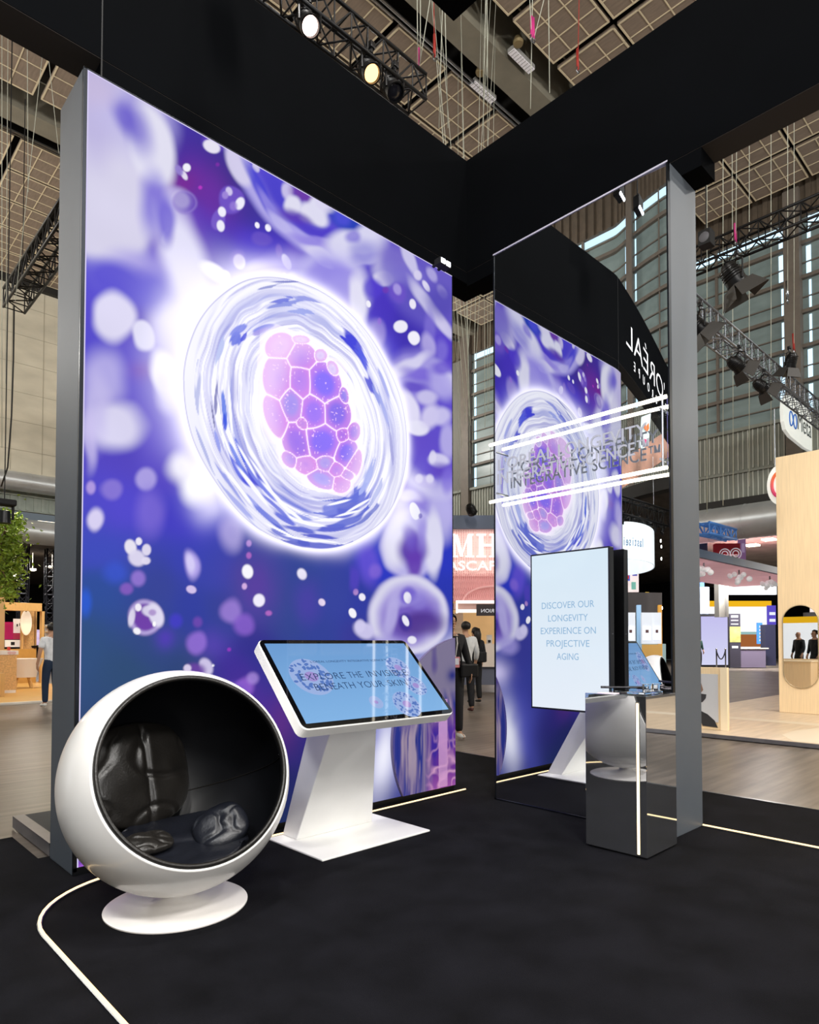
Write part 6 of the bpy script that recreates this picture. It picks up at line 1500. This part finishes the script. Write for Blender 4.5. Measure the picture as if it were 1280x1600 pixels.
obj('shape', MB().prism([(.18, .24), (.25, .30), (.24, .38), (.18, .34)], A-V(-vF.x, vF.y, 0)*.01, R_, UP, V(-vF.x, vF.y, 0)*.005), gw_('orange', 'e0702a'), hb_)
obj('shape', MB().prism([(.10, .08), (.22, .09), (.22, .14), (.10, .15)], A-V(-vF.x, vF.y, 0)*.01, R_, UP, V(-vF.x, vF.y, 0)*.005), gw_('magenta', 'c82a6a'), hb_)
# two men reflected in the oval mirror
def wpt(px, py, dep): q = atd(px, py, dep); return V(2*(wx-.02)-q.x, q.y, q.z)
for px, lab, bald, dep in ((1249, 'bald person in dark suit seen in the pill-shaped mirror', True, 23.5), (1274, 'dark-haired person in dark suit seen in pill-shaped mirror', False, 21.5)):
    q = wpt(px, 1040, dep); person((q.x, q.y, 0), PI*.5+.6, lab, '17181e', '15161b', bald=bald)
A, B = wpt(1215, 1032, 27), wpt(1295, 974, 27)
bw = thing('lit_wall', (A.x, A.y, A.z), 'bright white stand wall with yellow top band seen in pill-shaped mirror', 'wall panel')
ylo, yhi = min(A.y, B.y), max(A.y, B.y)
obj('panel', MB().box((A.x-.1, ylo, 0), (A.x, yhi, B.z)), mat('lit_wall_white', 'e8ecf0', .5, emit=.7), bw)
obj('band', MB().box((A.x-.1, ylo, B.z), (A.x, yhi, B.z+.25)), glow('yellow_band', 'f2b820', 1.0), bw)
# ---------------------------------------------------------------- light
def area(loc, size, energy, col=(1, 1, 1), to=None, sy=None, name='fill_light'):
    l = bpy.data.lights.new(name, 'AREA'); l.energy = energy; l.color = col; l.shape = 'RECTANGLE'; l.size = size; l.size_y = sy or size
    o = bpy.data.objects.new(name, l); C.objects.link(o); o.location = loc
    d = (Vector(to)-Vector(loc)) if to else V(0, 0, -1)
    o.rotation_euler = d.to_track_quat('-Z', 'Y').to_euler(); return o
def fill_point(loc, energy, col=(1, .97, .92), r=.35):
    l = bpy.data.lights.new('fill_light', 'POINT'); l.energy = energy; l.color = col; l.shadow_soft_size = r
    o = bpy.data.objects.new('fill_light', l); C.objects.link(o); o.location = loc
for x, y, e in ((-4, -5, 2600), (6, -9, 2600), (1.5, 1, 2600), (-8, 19, 2600), (17, -8, 2600), (-3, 27, 2200), (22, -14, 2600), (-8, -14, 2600), (19.5, 25, 1800)):  # unseen point fills added out of view to light hall and ceiling
    fill_point((x, y, 12.5), e)
# unseen soft fill added behind the viewer to brighten chair and touch table
area((.6, -1.6, 4.7), .5, 230, (1, .97, .93), (2.8, 3.4, .6)); area((.2, -3.6, 1.9), 2.4, 165, (1, .98, .96), (1.8, 3.5, .7)); area((-1.4, 1.2, 4.7), .5, 110, (.95, .97, 1), (1.4, 3.2, .7))
for x, y, e in ((34, 12, 2600), (42, 6, 2600), (38, 22, 1600), (10, 40, 500), (2, 46, 500)):  # unseen fill lights added under the low ceilings
    area((x, y, LOW-.3), 2, e, (1, .95, .9))
area((-28, 10, LOW-.3), 2, 700, (1, .93, .85))
# unseen fill lights added over and near the other stands, out of frame
area((12.0, 1.0, 5.5), 1.2, 140, (1, .9, .76)); area((6.0, 21.5, 4.5), .8, 110, (1, .84, .6), (5, 22, 0)); area((4.6, 19, 5), .8, 60, (1, .86, .62))
area((22, 17, 3.2), 1, 120, (1, .9, .88))
w = bpy.data.worlds.new('hall_air'); bpy.context.scene.world = w; w.use_nodes = True
w.node_tree.nodes['Background'].inputs['Color'].default_value = lin('b8c4cc')+[1]; w.node_tree.nodes['Background'].inputs['Strength'].default_value = .25
vs = bpy.context.scene.view_settings; vs.view_transform = 'Standard'; vs.look = 'None'; vs.gamma = 1; vs.exposure = 0; vs.use_curve_mapping = False
bpy.context.scene.cycles.max_bounces = 10; bpy.context.scene.cycles.transparent_max_bounces = 8
